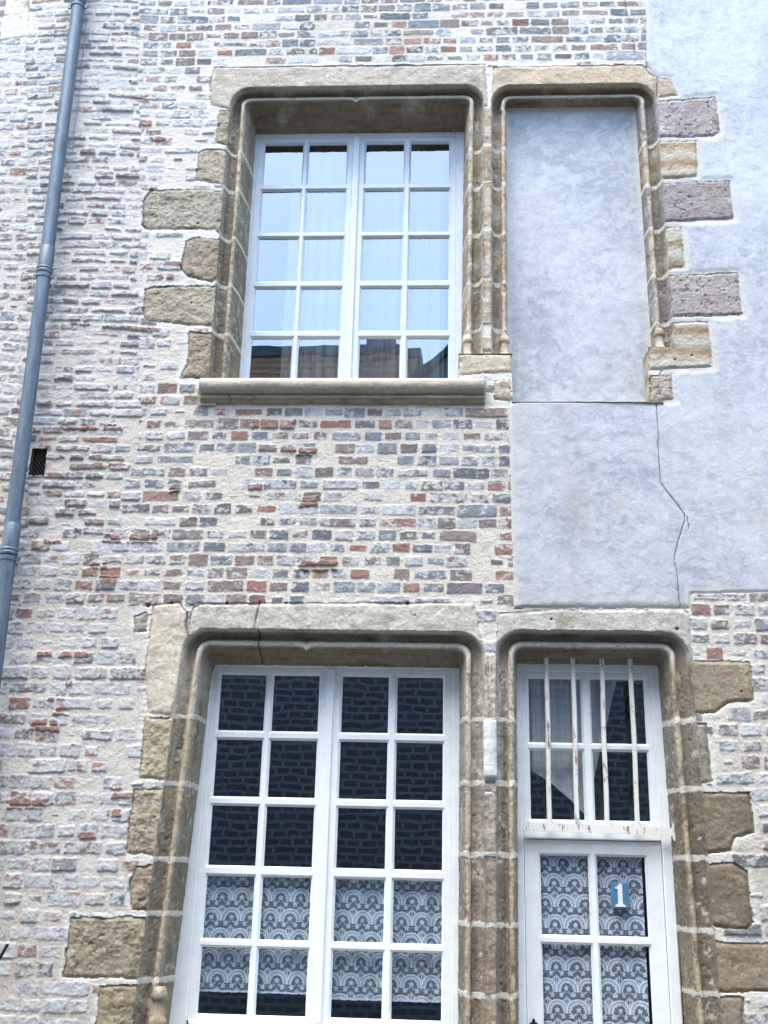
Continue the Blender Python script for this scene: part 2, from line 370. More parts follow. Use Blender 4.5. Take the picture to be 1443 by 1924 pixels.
def stone_colour(key, X, Z, S=None, face=False):
    st, c = BASE[key]; sd = (abs(hash_str(key)) % 900)+100
    base = C(*c)
    if S is None: S = X
    n1 = fbm(S, Z, .12, sd, 5, .6); n2 = fbm(S, Z*3.0, .05, sd+3, 4, .6); n3 = fbm(S, Z, .018, sd+5, 3, .6); nv = fbm(S*.8, Z*2.4, .09, sd+9, 5, .62) if face else fbm(S*5, Z*.4, .10, sd+9, 4, .6)
    hb_ = ((hash_str(key+'q') % 1000)/1000-.5)
    base = base*(1+.22*hb_)*(1.28 if key[:12] in ('jamb_stone/c', 'mullion_ston') else 1)
    base = mix(base, base.mean()*np.array([1.03, 1.0, .94]), .36)*1.12
    cc = base*(1+.24*n1[..., None]+.22*n2[..., None]+.20*n3[..., None])
    g = sst(.02, .5, n1+.5*nv)
    cc = mix(cc, C(140, 134, 124), .5*g)
    if st in ('rough', 'mull') or key.startswith('quoin_stone/d'):
        cc = mix(cc, C(96, 90, 80), .6*sst(.16, .5, nv+.4*n3))
        cc = mix(cc, C(192, 174, 140), .5*sst(.15, .55, n2+.3*n3))
        cc = mix(cc, C(84, 76, 66), .6*sst(.35, .6, n3+.3*n2))
    else:
        cc = mix(cc, C(150, 138, 118), .5*sst(.2, .5, nv+.3*n3)); cc = mix(cc, C(112, 102, 90), .5*sst(.42, .62, n3+.3*n2))
    if st == 'band':
        b = np.sin((Z+.02*n1+.02*fbm(S, Z, .2, sd+2, 2))*48+sd)
        cc = mix(cc, C(158, 128, 92), .65*sst(.45, .8, b)); cc = mix(cc, C(206, 202, 188), .5*sst(-.4, -.9, b))
    if st == 'pit':
        cc = mix(cc, C(118, 102, 102), .6*sst(.25, .5, n2)); cc = mix(cc, C(192, 182, 184), .5*sst(.15, .5, n1))
        cc = mix(cc, C(70, 62, 64), .75*sst(.42, .5, n3))
    if st == 'mull' and key[-2] == 'u':
        b = np.sin((Z+.03*n1)*30+sd); cc = mix(cc, C(166, 136, 100), .5*sst(.4, .8, b)); cc = mix(cc, C(190, 188, 180), .45*sst(-.6, -.95, b))
    w = sst(.42, .56, fbm(S, Z, .06, sd+31, 5, .65))*((.8 if '/d' in key else .3) if st == 'fine' else 1)     # lime splashes left by the repointing
    cc = mix(cc, C(214, 210, 202), .5*w)
    return np.clip(cc, .01, .85)
def hash_str(s):
    h = 5381
    for ch in s: h = (h*33+ord(ch)) & 0x7fffffff
    return h

# ------------------------------------------------------------------ the wall face: one relief sheet, cut into its materials
STEP = .0048
xa, _ = PX(-140, 900); xb, _ = PX(1590, 900); _, zlo = PX(720, 2060); _, zhi = PX(720, -150)
GX = np.arange(float(xa), float(xb), STEP); GZ = np.arange(float(zlo), float(zhi), STEP)
X, Z = np.meshgrid(GX, GZ); nz, nx = X.shape
px, py = TOPX(X, Z)
print('grid', X.shape)
PXM = 345.0
warpx = fbm(X, Z, .05, 900, 3); warpz = fbm(X, Z, .05, 950, 3)
rag0 = fbm(X, Z, .02, 970, 3); rag1 = fbm(X, Z, .02, 980, 3)
WX = X+.004*warpx; WZ = Z+.004*warpz

low = fbm(X, Z, .9, 11, 3); mid = fbm(X, Z, .22, 21, 4); fine = fbm(X, Z, .03, 31, 3); vfine = fbm(X, Z, .012, 41, 2)
# -- mortar-only patches (ragged), in photo units: x, y, rx, ry
patch = np.zeros(X.shape)
for (ax, ay, rx, ry) in [(345, 275, 55, 42), (320, 330, 42, 30), (345, 460, 40, 50), (325, 575, 30, 30), (310, 660, 46, 62), (250, 835, 52, 58), (345, 760, 40, 40),
                         (455, 905, 58, 34), (440, 985, 42, 26), (395, 870, 60, 14), (920, 1060, 36, 80), (245, 980, 60, 16), (235, 1190, 40, 60), (330, 1110, 10, 8),
                         (245, 1330, 40, 60), (100, 1250, 60, 14), (225, 1420, 26, 60), (200, 1660, 36, 22), (60, 1690, 50, 16), (110, 850, 26, 50), (60, 1830, 60, 14),
                         (1370, 1400, 36, 60), (1350, 1340, 40, 16), (1400, 1600, 30, 20), (1420, 1790, 40, 30), (920, 1160, 22, 60), (30, 420, 30, 14), (170, 1000, 40, 10)]:
    d = np.hypot((px-ax)/rx, (py-ay)/ry); patch = np.maximum(patch, sst(1.12, .68, d+.45*mid))
# -- stones
lab = np.zeros(X.shape, int); names = ['brick_wall']; SD = np.full(X.shape, -9.0)
H = np.zeros(X.shape)
def window(P, pad):
    i0 = max(0, int((P[:, 0].min()-pad-GX[0])/STEP)); i1 = min(nx, int((P[:, 0].max()+pad-GX[0])/STEP)+2)
    j0 = max(0, int((P[:, 1].min()-pad-GZ[0])/STEP)); j1 = min(nz, int((P[:, 1].max()+pad-GZ[0])/STEP)+2)
    return slice(j0, j1), slice(i0, i1)
stoneinfo = []
for key, st, c, pts in STONES:
    P = poly(pts); w = window(P, .10)
    if w[0].stop-w[0].start < 3 or w[1].stop-w[1].start < 3: continue
    k = {'rough': 1.5, 'fine': .6, 'pit': .8, 'band': .7}[st]
    kk_ = .0035+.0035*k
    sd = sdpoly(P, X[w]+kk_*warpx[w]+.5*kk_*rag0[w], Z[w]+kk_*warpz[w]+.5*kk_*rag1[w])
    sub = lab[w]; names.append(key); L = len(names)-1
    sub[sd > 0] = L
    SD[w] = np.maximum(SD[w], sd); stoneinfo.append((L, key, w))
# pier faces between paired openings
for J, ops, tag in ((JPU, (opA, opB), 'u'), (JPL, (opC, opD), 'l')):
    zs = J[0]; strip = (X > ops[0].xr(Z)-.001) & (X < ops[1].xl(Z)+.001)
    zend = ZPL if tag == 'u' else -1
    for i in range(len(zs)):
        zt = zs[i]; zb = zs[i+1] if i+1 < len(zs) else zend
        key = J[1][i+1]
        if key not in BASE or (tag == 'u' and i == len(zs)-1 and False): pass
        s = strip & (Z < zt-.010) & (Z > max(zb+.010, zend))
        if key not in names: names.append(key)
        lab[s] = names.index(key); SD[s] = np.minimum(zt-.010-Z[s], Z[s]-zb-.010)
    lab[strip & (Z < zs[0]) & (Z > zend) & (SD < 0)] = 0
stonemask = lab > 0
near = sst(.036, .006, -SD+.018*mid)          # mortar collar around the stones
# -- brick courses
h0 = (float(PX(700, 878)[1])-float(PX(700, 1118)[1]))/10.0      # ten courses under the sill
zoneA = (px > 52+8*mid) & (px < 262+14*mid-np.clip((py-800)*.25, 0, 200)) & (py < 1000+25*mid)
zone = np.where(zoneA, 1, np.where(px <= 52+8*mid, 2, 0))
zone = np.where((zone == 2) & (py > 1000+25*mid), 0, zone)
zone = np.where((zone == 0) & (py < 350+40*mid), 4, zone)
zone = np.where((zone == 0) & (py > 1135+10*mid), 5, zone)
zone = np.where(((zone == 0) | (zone == 5)) & (px > 1190), 3, zone)
wob = .006*low+.004*fbm(X, Z, .3, 61, 2)
E = np.zeros(X.shape); BH = np.zeros(X.shape); BC = np.zeros(X.shape+(3,)); WASH = np.zeros(X.shape); TIL = np.zeros(X.shape)
REDS = [C(*c) for c in [(152, 96, 80), (164, 112, 94), (140, 88, 74), (172, 126, 106)]]
MAUV = [C(*c) for c in [(134, 115, 110), (150, 131, 124), (122, 107, 102), (142, 120, 111), (136, 122, 126)]]
BLUE = [C(*c) for c in [(112, 124, 136), (136, 146, 156), (96, 108, 120), (124, 134, 142), (148, 155, 165)]]
DARK = [C(*c) for c in [(84, 86, 92), (98, 96, 98)]]
PALE = [C(*c) for c in [(190, 192, 202), (204, 205, 212), (174, 180, 192), (196, 188, 190)]]
GRPS = [REDS, MAUV, BLUE, DARK, PALE]
def probs(cx, cy):
    if cy < 130 and cx > 250: return (.08, .34, .40, .09, .09), .30
    if cx > 300 and cx < 985 and 740 < cy < 1150: return (.11, .35, .43, .03, .08), .36
    if cx > 1200: return (.08, .34, .28, .05, .25), .48
    if cy < 780: return (.05, .15, .18, .04, .58), .62
    if cy < 1180: return (.10, .24, .32, .03, .31), .50
    return (.05, .15, .22, .02, .56), .70
for zn, hh, slope in ((0, h0, .0), (1, h0*.75, .012), (2, h0*.92, .05), (3, h0*1.07, .0), (4, h0*.93, .0), (5, h0*1.10, -.004)):
    m = zone == zn
    zc = (Z+wob+slope*X)/hh+zn*.37
    ci = np.floor(zc).astype(int)
    for c in np.unique(ci[m]):
        s = m & (ci == c)
        xs = X[s]; n = 70
        st_ = rng.random(n) < (.13 if zn != 1 else .26)
        Ls = np.where(st_, .205, .114)*(1+.07*rng.standard_normal(n)); Ls = np.clip(Ls, .07, .24)
        if zn == 1: Ls *= 1.08
        ed = GX[0]-.4*rng.random()+np.concatenate([[0], np.cumsum(Ls)])
        bi = np.clip(np.searchsorted(ed, xs)-1, 0, n-1)
        jx = .017*(1+.3*rng.standard_normal(n)); jz = .019 if zn != 1 else .019
        xl_ = xs-ed[bi]; L = Ls[bi]
        v = (zc[s]-c)*hh
        til = rng.normal(0, .016, n); v = v+til[bi]*(xl_-L/2)
        jt = jz*(1+.25*rng.standard_normal(n))
        dx = np.minimum(xl_, L-xl_)-jx[bi]/2; dz_ = np.minimum(v, hh-v)-jt[bi]/2
        rr = .007
        q = np.where((dx < rr) & (dz_ < rr), rr-np.hypot(rr-dx, rr-dz_), np.minimum(dx, dz_))
        cz = c*hh-slope*0-zn*.37*hh
        cxm = ed[:-1]+Ls/2
        cpx, cpy = TOPX(cxm, np.full(n, cz))
        ii = np.clip(((cxm-GX[0])/STEP).astype(int), 0, nx-1); jj = int(np.clip((cz+.5*hh-GZ[0])/STEP, 0, nz-1))
        cov = patch[jj, ii]+near[jj, ii]*1.1
        sm = np.zeros(n); wa = np.zeros(n); bc = np.zeros((n, 3)); pr = np.zeros(n)
        for i in range(n):
            p, w = probs(cpx[i], cpy[i])
            g = rng.choice(5, p=p); bc[i] = GRPS[g][rng.integers(len(GRPS[g]))]*(1+.10*rng.standard_normal())
            wa[i] = w+.22*rng.standard_normal()-(.22 if g == 0 else 0)
            smear = -.0004 if (cpy[i] < 130 or (300 < cpx[i] < 985 and 740 < cpy[i] < 1150)) else .0006
            sm[i] = smear+.0035*rng.standard_normal()
            if rng.random() < (.03 if smear < 0 else .06): sm[i] += .03
            if cov[i]+.22*rng.standard_normal() > .86: sm[i] += .012+.03*rng.random()
            if zn == 1: pr[i] = .006+.004*rng.standard_normal()
            elif smear < 0: pr[i] = .001+.002*abs(rng.standard_normal())
            else: pr[i] = .002+.0028*abs(rng.standard_normal())
        if zn == 1: sm -= .001
        E[s] = q-sm[bi]; BH[s] = np.clip(pr[bi], .001, .03); BC[s] = bc[bi]; WASH[s] = wa[bi]
rag = fbm(X, Z, .018, 33, 3)
worn = np.where(((py < 130) & (px > 250)) | ((px > 380) & (px < 985) & (py > 740) & (py < 1150)), .35, 1.0)
rag2 = fbm(X, Z*1.3, .035, 35, 4, .65)
E = E-.0030*np.clip(mid+.2, -.3, 1)*worn+worn*.0068*rag2+.0026*rag+.0018*fine+.0012*vfine
CH = [(265,188,14,6),(297,260,14,6),(276,243,8,7),(340,300,12,5),(152,607,16,5),(205,590,10,5),(270,620,30,4),(325,455,10,4),(315,520,10,5),(325,495,16,5),(148,803,32,5),(215,803,18,5),(185,873,9,5),(220,873,15,4),(330,917,9,7),(482,917,14,8),(581,942,15,9),(98,1014,16,7),(210,1012,16,8),(185,1063,15,7),(205,1090,15,7),(265,1012,26,8),(85,1226,14,7),(140,1228,24,7),(130,1283,6,5),(105,1310,16,6),(112,1336,14,8),(82,1362,26,10),(232,1490,20,10),(215,1527,12,7),(55,1510,38,9),(165,1570,14,7),(600,1063,36,9),(515,798,34,8),(570,848,48,7)]
CHM = np.zeros(X.shape)
for (ax, ay, rx, ry) in CH:
    d = np.maximum(np.abs(px-ax)/rx, np.abs(py-ay)/ry); CHM = np.maximum(CHM, sst(1.15, .9, d+.35*rag+.25*fine))
CHM = CHM*sst(-.007, -.001, E); E = np.where(CHM > .02, np.maximum(E, .006*CHM), E); WASH = np.where(CHM > .3, .12, WASH)
CHC = C(164, 108, 88)*(1+.30*rag[..., None]+.25*mid[..., None]); BC = mix(BC, CHC, CHM); BH = np.where(CHM > .3, .004+.006*CHM, BH)
# -- render coat on the right
RP = poly([(1206, -260), (1213, 60), (1214, 122), (1232, 146), (1236, 300), (1262, 640), (1221, 748), (955, 750), (965, 1143), (1298, 1144), (1299, 1117), (1800, 1104), (1800, -260)])
rsd = sdpoly(RP, X+.006*warpx, Z+.005*warpz); render = (rsd > 0) & ~stonemask
names.append('render_coat'); LR = len(names)-1; lab[render] = LR
# -- relief
ex = sst(-.0005, .0035, E)*(~stonemask)*(~render)
mortar_h = .0028*fbm(X, Z*1.8, .06, 71, 5, .6)+.0025*mid+.006*low+.0012*vfine
chip = (.0010+.0022*worn)*fbm(X, Z*1.2, .03, 81, 5, .6)
H = mortar_h+ex*(BH+chip)
bulge = .03*np.exp(-((px-160)/110)**2)*sst(800, 300, py)
H = H+bulge
lump = fbm(X, Z, .05, 91, 4)
sr = sst(0, .022, SD)
stH = .004+.010*(sr-1)
for L, key, w in stoneinfo:
    m = lab[w] == L; st = BASE[key][0]
    a = {'rough': .0065, 'fine': .003, 'pit': .004, 'band': .004}[st]
    sub = H[w]; sub[m] = (stH[w]+a*lump[w]+a*.6*fine[w]+a*.35*vfine[w]-(.006*sst(.35, .6, fine[w]) if st == 'pit' else 0)-(.0045*sst(.30, .5, fbm(X[w], Z[w]*1.7, .022, 93, 4, .65)) if st == 'rough' else 0))[m]
pm = stonemask & np.isin(lab, [i for i, n in enumerate(names) if n.startswith('mullion_stone/') and n not in ('mullion_stone/foot', 'mullion_stone/plinth')])
H[pm] = (.002+.006*lump+.003*fine)[pm]
tro = fbm(X+.06*mid, Z*1.3+.05*warpx, .06, 101, 4)
panel = sdpoly(poly([(955, 758), (1233, 757), (1290, 970), (1298, 1143), (965, 1143)]), X, Z) > 0
H[render] = (.007*sst(0, .02, rsd)+.0016*tro+.003*low+.008*panel*sst(1225, 1020, px))[render]-.004
# stones on the right sit a little under the render, in a trowelled recess
near_r = (SD > -.04) & render; H[near_r] -= (.006*sst(-.04, -.005, SD))[near_r]
# -- colours
mo = mix(MORT, MORT2, np.clip(sst(420, 120, px)+.35*mid, 0, 1))
mo = mo*(1+.05*fbm(X, Z*3, .05, 73, 4)[..., None]+.06*mid[..., None]+.045*fine[..., None]+.03*vfine[..., None])
mo = mix(mo, C(192, 184, 174), .6*sst(.0, .6, low+.4*mid))
mo = mix(mo, C(160, 156, 152), .35*sst(.45, .75, fbm(X, Z*2, .08, 111, 3)))
fl = fbm(X, Z, .028, 121, 4); fl2 = fbm(X, Z*1.6, .014, 131, 3)
br = mix(BC, C(168, 162, 160), .05+.12*(worn > .5))*(1+.24*fl[..., None]+.20*fl2[..., None])
br = mix(br, C(92, 96, 104), .5*sst(.3, .55, fbm(X, Z, .05, 141, 3)+.3*fl2))
wsh = sst(-.10, .20, WASH-.46+.75*fl+.55*fl2)
br = mix(br, C(211, 212, 212), .76*wsh); br = br*.90+.10*C(196, 194, 192)
br = mix(br, br.mean(-1, keepdims=True)*np.array([1.0, 1.0, 1.03]), .18+0*wsh)
br = mix(br, C(58, 50, 50), .8*sst(.62, .75, fl2+.3*fl)*sst(.5, .1, WASH))
spall = sst(.34, .5, fbm(X, Z*1.4, .045, 151, 4)+.25*fl2)*np.where(px < 380, 1, .25)*(py > 60)
br = mix(br, C(156, 104, 82)*(1+.25*fl2[..., None]), .75*spall*sst(.25, .55, fbm(X, Z, .5, 153, 3)+.55))
mo = mix(mo, C(230, 228, 224), .75*near)
colr = mix(mo, br, ex)
for L, key, w in stoneinfo:
    m = lab[w] == L; cc = stone_colour(key, X[w], Z[w], face=True); sub = colr[w]; sub[m] = cc[m]
for i, n in enumerate(names):
    if n.startswith('mullion_stone/') and n not in ('mullion_stone/foot', 'mullion_stone/plinth'):
        m = lab == i
        if m.any(): colr[m] = stone_colour(n, X[m], Z[m])
PL1 = C(187, 191, 199); PL2 = C(201, 205, 211); PL3 = C(160, 167, 180)
def render_colour(X, Z, edge):
    a = fbm(X, Z, .5, 151, 4); b = fbm(X+.08*a+.05*fbm(X, Z, .06, 163, 3), Z*1.25+.08*a+.04*fbm(X, Z, .05, 165, 3), .045, 161, 6, .78); c_ = fbm(X, Z, .016, 171, 3)
    k = mix(PL1, PL2, sst(-.15, .45, b+.5*a)); k = mix(k, PL3, .8*sst(.05, .5, -b-.6*a))
    k = mix(k, C(178, 176, 172), .35*sst(.2, .7, fbm(X*2.2, Z*.35, .3, 191, 4)))
    k = k*(1+.06*c_[..., None])*(1+.05*fbm(X+.1*a, Z*1.5, .22, 193, 3)[..., None])
    k = mix(k, C(206, 202, 196), .8*sst(.05, .0, edge+.03*a)); 
    return mix(k, C(196, 188, 176), .4*sst(.45, .8, fbm(X*1.5, Z*.6, .22, 181, 3)))
edge_r = np.minimum(rsd, -SD*1.0)
rc = render_colour(X, Z, np.where(SD > -.5, np.minimum(rsd, -SD), rsd)); colr[render] = rc[render]
# -- cracks
for pts, wd in (([(1232, 757), (1235, 790), (1237, 820), (1237, 850), (1241, 908), (1251, 922), (1262, 935), (1275, 952), (1285, 965), (1287, 980), (1280, 997), (1277, 1010), (1270, 1035), (1265, 1055), (1271, 1070), (1274, 1110), (1278, 1140)], .0028),
                ([(1172, -30), (1176, 20), (1184, 40), (1183, 60), (1192, 85), (1194, 120)], .0016), ([(1290, 970), (1294, 985), (1295, 995)], .002),
                ([(488, 1131), (484, 1150), (479, 1168), (478, 1186)], .006), ([(353, 1150), (349, 1172), (353, 1195), (355, 1215)], .008),
                ([(1235, 146), (1233, 186)], .004)):
    P = poly(pts); w = window(P, .03); d = dline(P, WX[w], WZ[w])
    k = sst(wd*1.2, wd*.3, d*(1+.5*fine[w])); H[w] -= .008*k; colr[w] = mix(colr[w], C(96, 94, 98), .7*k)
# dark holes and the one broken brick
for (ax, ay, r) in [(278, 1138, 5), (322, 1133, 3), (426, 1133, 3), (537, 1133, 3), (1272, 1182, 4), (1036, 1164, 3), (1300, 668, 2.5), (1268, 676, 2.5), (1412, 1262, 2), (1393, 1300, 2), (372, 420, 2), (246, 156, 3), (360, 569, 2), (765, 1133, 4), (780, 1156, 2)]:
    k = sst(1.2, .6, np.hypot(px-ax, (py-ay)*1.2)/r+.2*fine); H -= .008*k; colr = mix(colr, C(60, 54, 52), .85*k)
Y = -H
V = np.stack([X, Y, Z], -1)
# -- holes for the openings, the vent
hole = np.maximum.reduce([opA.sdf(X, Z, ZU-.05), opB.sdf(X, Z, ZN), opC.sdf(X, Z, -9), opD.sdf(X, Z, -9)])
# square plinth zones stay solid
pl = (Z < ZPL) & (Z > ZN-.02) & (X > PX(861, 690)[0]) & (X < PX(963, 690)[0])
pl |= (Z < ZPR) & (Z > ZN-.02) & (X > PX(1218, 700)[0]) & (X < PX(1300, 700)[0])
hole = np.where(pl, -1, hole)
vx0, vz0 = PX(54, 894); vx1, vz1 = PX(90, 843)
hole = np.maximum(hole, np.minimum(np.minimum(X-vx0, vx1-X), np.minimum(Z-vz0, vz1-Z)))
gz, gx = np.gradient(hole, STEP)
gl = np.hypot(gx, gz)+1e-6
snap = (np.abs(hole) < .8*STEP) & ~pl
V[..., 0] = np.where(snap, X-hole*gx/gl, X); V[..., 2] = np.where(snap, Z-hole*gz/gl, Z)
inside = hole >= .8*STEP
anyin = inside[:-1, :-1] | inside[1:, :-1] | inside[:-1, 1:] | inside[1:, 1:]
cen = (hole[:-1, :-1]+hole[1:, :-1]+hole[:-1, 1:]+hole[1:, 1:])/4
keep = ~anyin & (cen < .15*STEP)
flab = lab[:-1, :-1]
split_grid(V, colr, flab, keep, names)

# ------------------------------------------------------------------ swept mouldings
def sweep(op, JL, JR, seed, zend_l, zend_r, crackx=None):
    prof = op.prof; m = len(prof)
    # refine the profile
    T = np.arange(m); S = np.concatenate([np.linspace(0, 1, 2)[:-1]]+[np.linspace(i, i+1, 5 if i < 9 else 9)[:-1] for i in range(1, m-1)]+[[m-1]])
    A = np.array(prof); Pf = np.stack([np.interp(S, T, A[:, k]) for k in range(5)], 1)
    oj, dj, ol, dl, R = Pf.T; R = np.maximum(R, .006)
    zc = op.zt-(ol+R).max()-.002
    zl = np.arange(zend_l, zc, .006); zr = np.arange(zend_r, zc, .006)[::-1]
    na = 22; th = np.linspace(0, math.pi/2, na)
    xt = np.linspace(0, 1, 220)
    rows = []; labs = []; dep = []; Ss = []
    def joint_label(z, J):
        zs, ks = J; z = z+.003*fbm(np.array([z]), np.array([seed*1.0]), .02, seed, 2)[0]
        i = sum(1 for a in zs if z < a)
        return ks[min(i, len(ks)-1)], ks
    for z in zl:
        rows.append(np.stack([op.xl(z)+oj, dj, np.full(len(S), z)], 1)); labs.append(joint_label(z, JL)[0])
    nj = len(zl)
    for t in th:
        w = t/(math.pi/2); w = w*w*(3-2*w)
        o_x = oj; cx_ = op.xl(op.zt-R)+oj+R; cz_ = op.zt-ol-R
        d = dj*(1-w)+dl*w
        rows.append(np.stack([cx_-R*np.cos(t), d, cz_+R*np.sin(t)], 1)); labs.append(JL[1][0])
    x0 = op.xl(op.zt-R)+oj+R; x1 = op.xr(op.zt-R)-oj-R
    for t in xt[1:-1]:
        xx = x0+(x1-x0)*t; zz = op.zt-ol
        if op.cusp:
            cxp = float(PX(op.cusp, 190)[0]); bumpk = np.exp(-np.abs(xx-cxp)/.014)*.026*np.exp(-((S-7.3)/1.7)**2)
            zz = zz-bumpk
        rows.append(np.stack([xx, dl, zz], 1)); labs.append(JL[1][0])
    for t in th[::-1]:
        w = t/(math.pi/2); w = w*w*(3-2*w)
        cx_ = op.xr(op.zt-R)-oj-R; cz_ = op.zt-ol-R; d = dj*(1-w)+dl*w
        rows.append(np.stack([cx_+R*np.cos(t), d, cz_+R*np.sin(t)], 1)); labs.append(JR[1][0])
    for z in zr:
        rows.append(np.stack([op.xr(z)-oj, dj, np.full(len(S), z)], 1)); labs.append(joint_label(z, JR)[0])
    G = np.array(rows)                      # (n, s, 3)
    n = len(rows)
    arc = np.concatenate([[0], np.cumsum(np.linalg.norm(np.diff(G[:, 20], axis=0), axis=1))])[:, None]+np.zeros((1, len(S)))
    sl = np.concatenate([[0], np.cumsum(np.hypot(np.diff(oj), np.diff(dj)))])[None]+np.zeros((n, 1))
    isj = np.zeros((n, len(S)), bool)
    jn = .005*fbm(sl, arc, .05, seed+21, 3); jw = .0130+.006*fbm(sl, arc, .035, seed+23, 3)
    for sl_rows, J in ((slice(0, nj), JL), (slice(n-len(zr), n), JR)):
        for a in J[0][1:]: isj[sl_rows] |= (np.abs(G[sl_rows, :, 2]+jn[sl_rows]-a) < jw[sl_rows])
    a1 = fbm(sl*1.5, arc, .06, seed+1, 4); a2 = fbm(sl, arc, .015, seed+2, 3); er = sst(.25, .7, fbm(sl, arc, .11, seed+4, 3))
    rough = np.where(isj, .003, .0035)
    prot = np.exp(-((S-6.7)/1.4)**2)[None]
    a3 = fbm(sl*1.3, arc, .008, seed+3, 2); pit = sst(.25, .6, fbm(sl, arc, .022, seed+6, 4, .65))
    disp = rough*a1+.0030*a2+.0016*a3+.004*pit+.008*er*prot-np.where(isj, .003+.004*a2, 0)
    # ends fade at the wall face and at the frame
    disp = disp*np.clip((S-1)/1.5, 0, 1)[None]
    # push into the stone: away from the opening's middle and deeper
    G[..., 1] += np.abs(disp)*.6+disp*.4
    sgn = np.where(G[..., 0] < (op.xl(op.zt)+op.xr(op.zt))/2, -1, 1)
    jambrow = np.zeros(n, bool); jambrow[:nj] = True; jambrow[n-len(zr):] = True
    G[..., 0] += np.where(jambrow[:, None], sgn*disp*.7, 0); G[..., 2] += np.where(jambrow[:, None], 0, disp*.8)
    boff = np.array([((hash_str(str(l)+'z') % 1000)/1000-.5)*.010 for l in labs])[:, None]
    G[..., 0] += np.where(jambrow[:, None] & ~isj, sgn*boff*np.clip((S-2)/3, 0, 1)[None], 0)
    Cc = np.zeros(G.shape)
    keys = [l if l else 'brick_wall' for l in labs]; uniq = list(dict.fromkeys(keys)); li = np.array([uniq.index(k) for k in keys])
    for i, k in enumerate(uniq):
        r = li == i
        if k == 'brick_wall':
            Cc[r] = MORT*(1+.07*a1[r][..., None]+.05*a2[r][..., None])
        else:
            cc = stone_colour(k, sl[r]+.37*i, arc[r])
            deep = sst(9, 11, S)[None]
            soot = sst(-.35, .35, fbm(sl[r]*.7, arc[r], .16, seed+8, 4)+(.55 if k.startswith('lintel') else .25))  # noise mask for grime and shade painted into hollows and undersides
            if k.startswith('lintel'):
                lintel_shade = soot*np.clip(sst(1.5, 2.5, S)-.9*np.exp(-((S-7)/1.1)**2), 0, 1)[None]
                cc = mix(cc, C(106, 84, 60), .66*lintel_shade)  # shade of the cavetto and underside painted in brown
                cc = mix(cc, C(72, 60, 46), .45*sst(.1, .5, fbm(sl[r]*3, arc[r]*.5, .08, seed+12, 5, .6))*lintel_shade)
                cc = mix(cc, C(222, 214, 198), (.85*np.exp(-((S-6.9)/.75)**2))[None]*sst(-.75, -.2, a1[r]))  # ledge lightened in the colour, as if catching light from above
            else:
                cc = mix(cc, C(108, 102, 96), .62*np.clip(soot+.35, 0, 1)*(np.exp(-((S-3.3)/1.5)**2)[None]))  # jamb hollows: grime together with painted recess shade
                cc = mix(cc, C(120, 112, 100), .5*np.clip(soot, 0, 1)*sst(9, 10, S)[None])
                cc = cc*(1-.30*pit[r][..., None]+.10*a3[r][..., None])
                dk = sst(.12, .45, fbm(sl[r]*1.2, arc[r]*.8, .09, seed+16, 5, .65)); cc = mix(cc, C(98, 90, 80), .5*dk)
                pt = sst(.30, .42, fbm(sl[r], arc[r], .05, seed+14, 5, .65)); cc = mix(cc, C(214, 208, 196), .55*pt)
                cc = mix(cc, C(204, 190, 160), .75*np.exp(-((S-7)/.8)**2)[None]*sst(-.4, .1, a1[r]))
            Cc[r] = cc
    Cc[isj] = (C(216, 210, 200)*(1+.09*a1[..., None]+.08*a2[..., None]))[isj]
    if crackx is not None:
        k = np.exp(-((G[..., 0]-crackx-.006*a1)/.004)**2)*(~jambrow[:, None]); Cc = mix(Cc, C(45, 40, 38), .9*k); G[..., 2] += .006*k
    if 'brick_wall' not in uniq: uniq.append('brick_wall')
    lab2 = np.where(isj[:-1, :-1], uniq.index('brick_wall'), np.repeat(li[:-1, None], len(S)-1, 1))
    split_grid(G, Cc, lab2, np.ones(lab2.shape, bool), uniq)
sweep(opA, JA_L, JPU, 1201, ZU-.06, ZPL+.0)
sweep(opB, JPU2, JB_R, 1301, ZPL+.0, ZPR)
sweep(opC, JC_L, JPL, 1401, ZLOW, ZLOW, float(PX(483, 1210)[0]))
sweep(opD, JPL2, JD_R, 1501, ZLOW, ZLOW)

# plinths with their little carved bases
def grid_plane(key, P00, P10, P11, P01, step, amp, seed, depthdir=(0, -1, 0)):
    P00, P10, P11, P01 = map(lambda p: np.array(p, float), (P00, P10, P11, P01))
    n = max(2, int(np.linalg.norm(P10-P00)/step)); m = max(2, int(np.linalg.norm(P01-P00)/step))
    u, v = np.meshgrid(np.linspace(0, 1, n), np.linspace(0, 1, m)); u = u[..., None]; v = v[..., None]
    G = P00*(1-u)*(1-v)+P10*u*(1-v)+P11*u*v+P01*(1-u)*v
    s = G[..., 0]+G[..., 1]; a = fbm(s, G[..., 2], .05, seed, 4); G = G+np.array(depthdir)*(amp*a)[..., None]
    Cc = stone_colour(key, s, G[..., 2]); lb = np.zeros((m-1, n-1), int)
    split_grid(G, Cc, lb, np.ones(lb.shape, bool), [key])
xL = float(PX(861, 690)[0])+.002; xR = float(PX(963, 690)[0])-.002
zb = ZU-.06
def lathe_chunk(key, cx, cy, prof, n=8, ph=math.pi/8):
    V = []; 
    for r, z in prof:
        for i in range(n): V.append((cx+r*math.cos(2*math.pi*i/n+ph), cy+r*math.sin(2*math.pi*i/n+ph), z))
    V = np.array(V); Fq = np.array([(j*n+i, j*n+(i+1) % n, (j+1)*n+(i+1) % n, (j+1)*n+i) for j in range(len(prof)-1) for i in range(n)])
    chunk(key, V, Fq, stone_colour(key, V[:, 0]+V[:, 1], V[:, 2]))
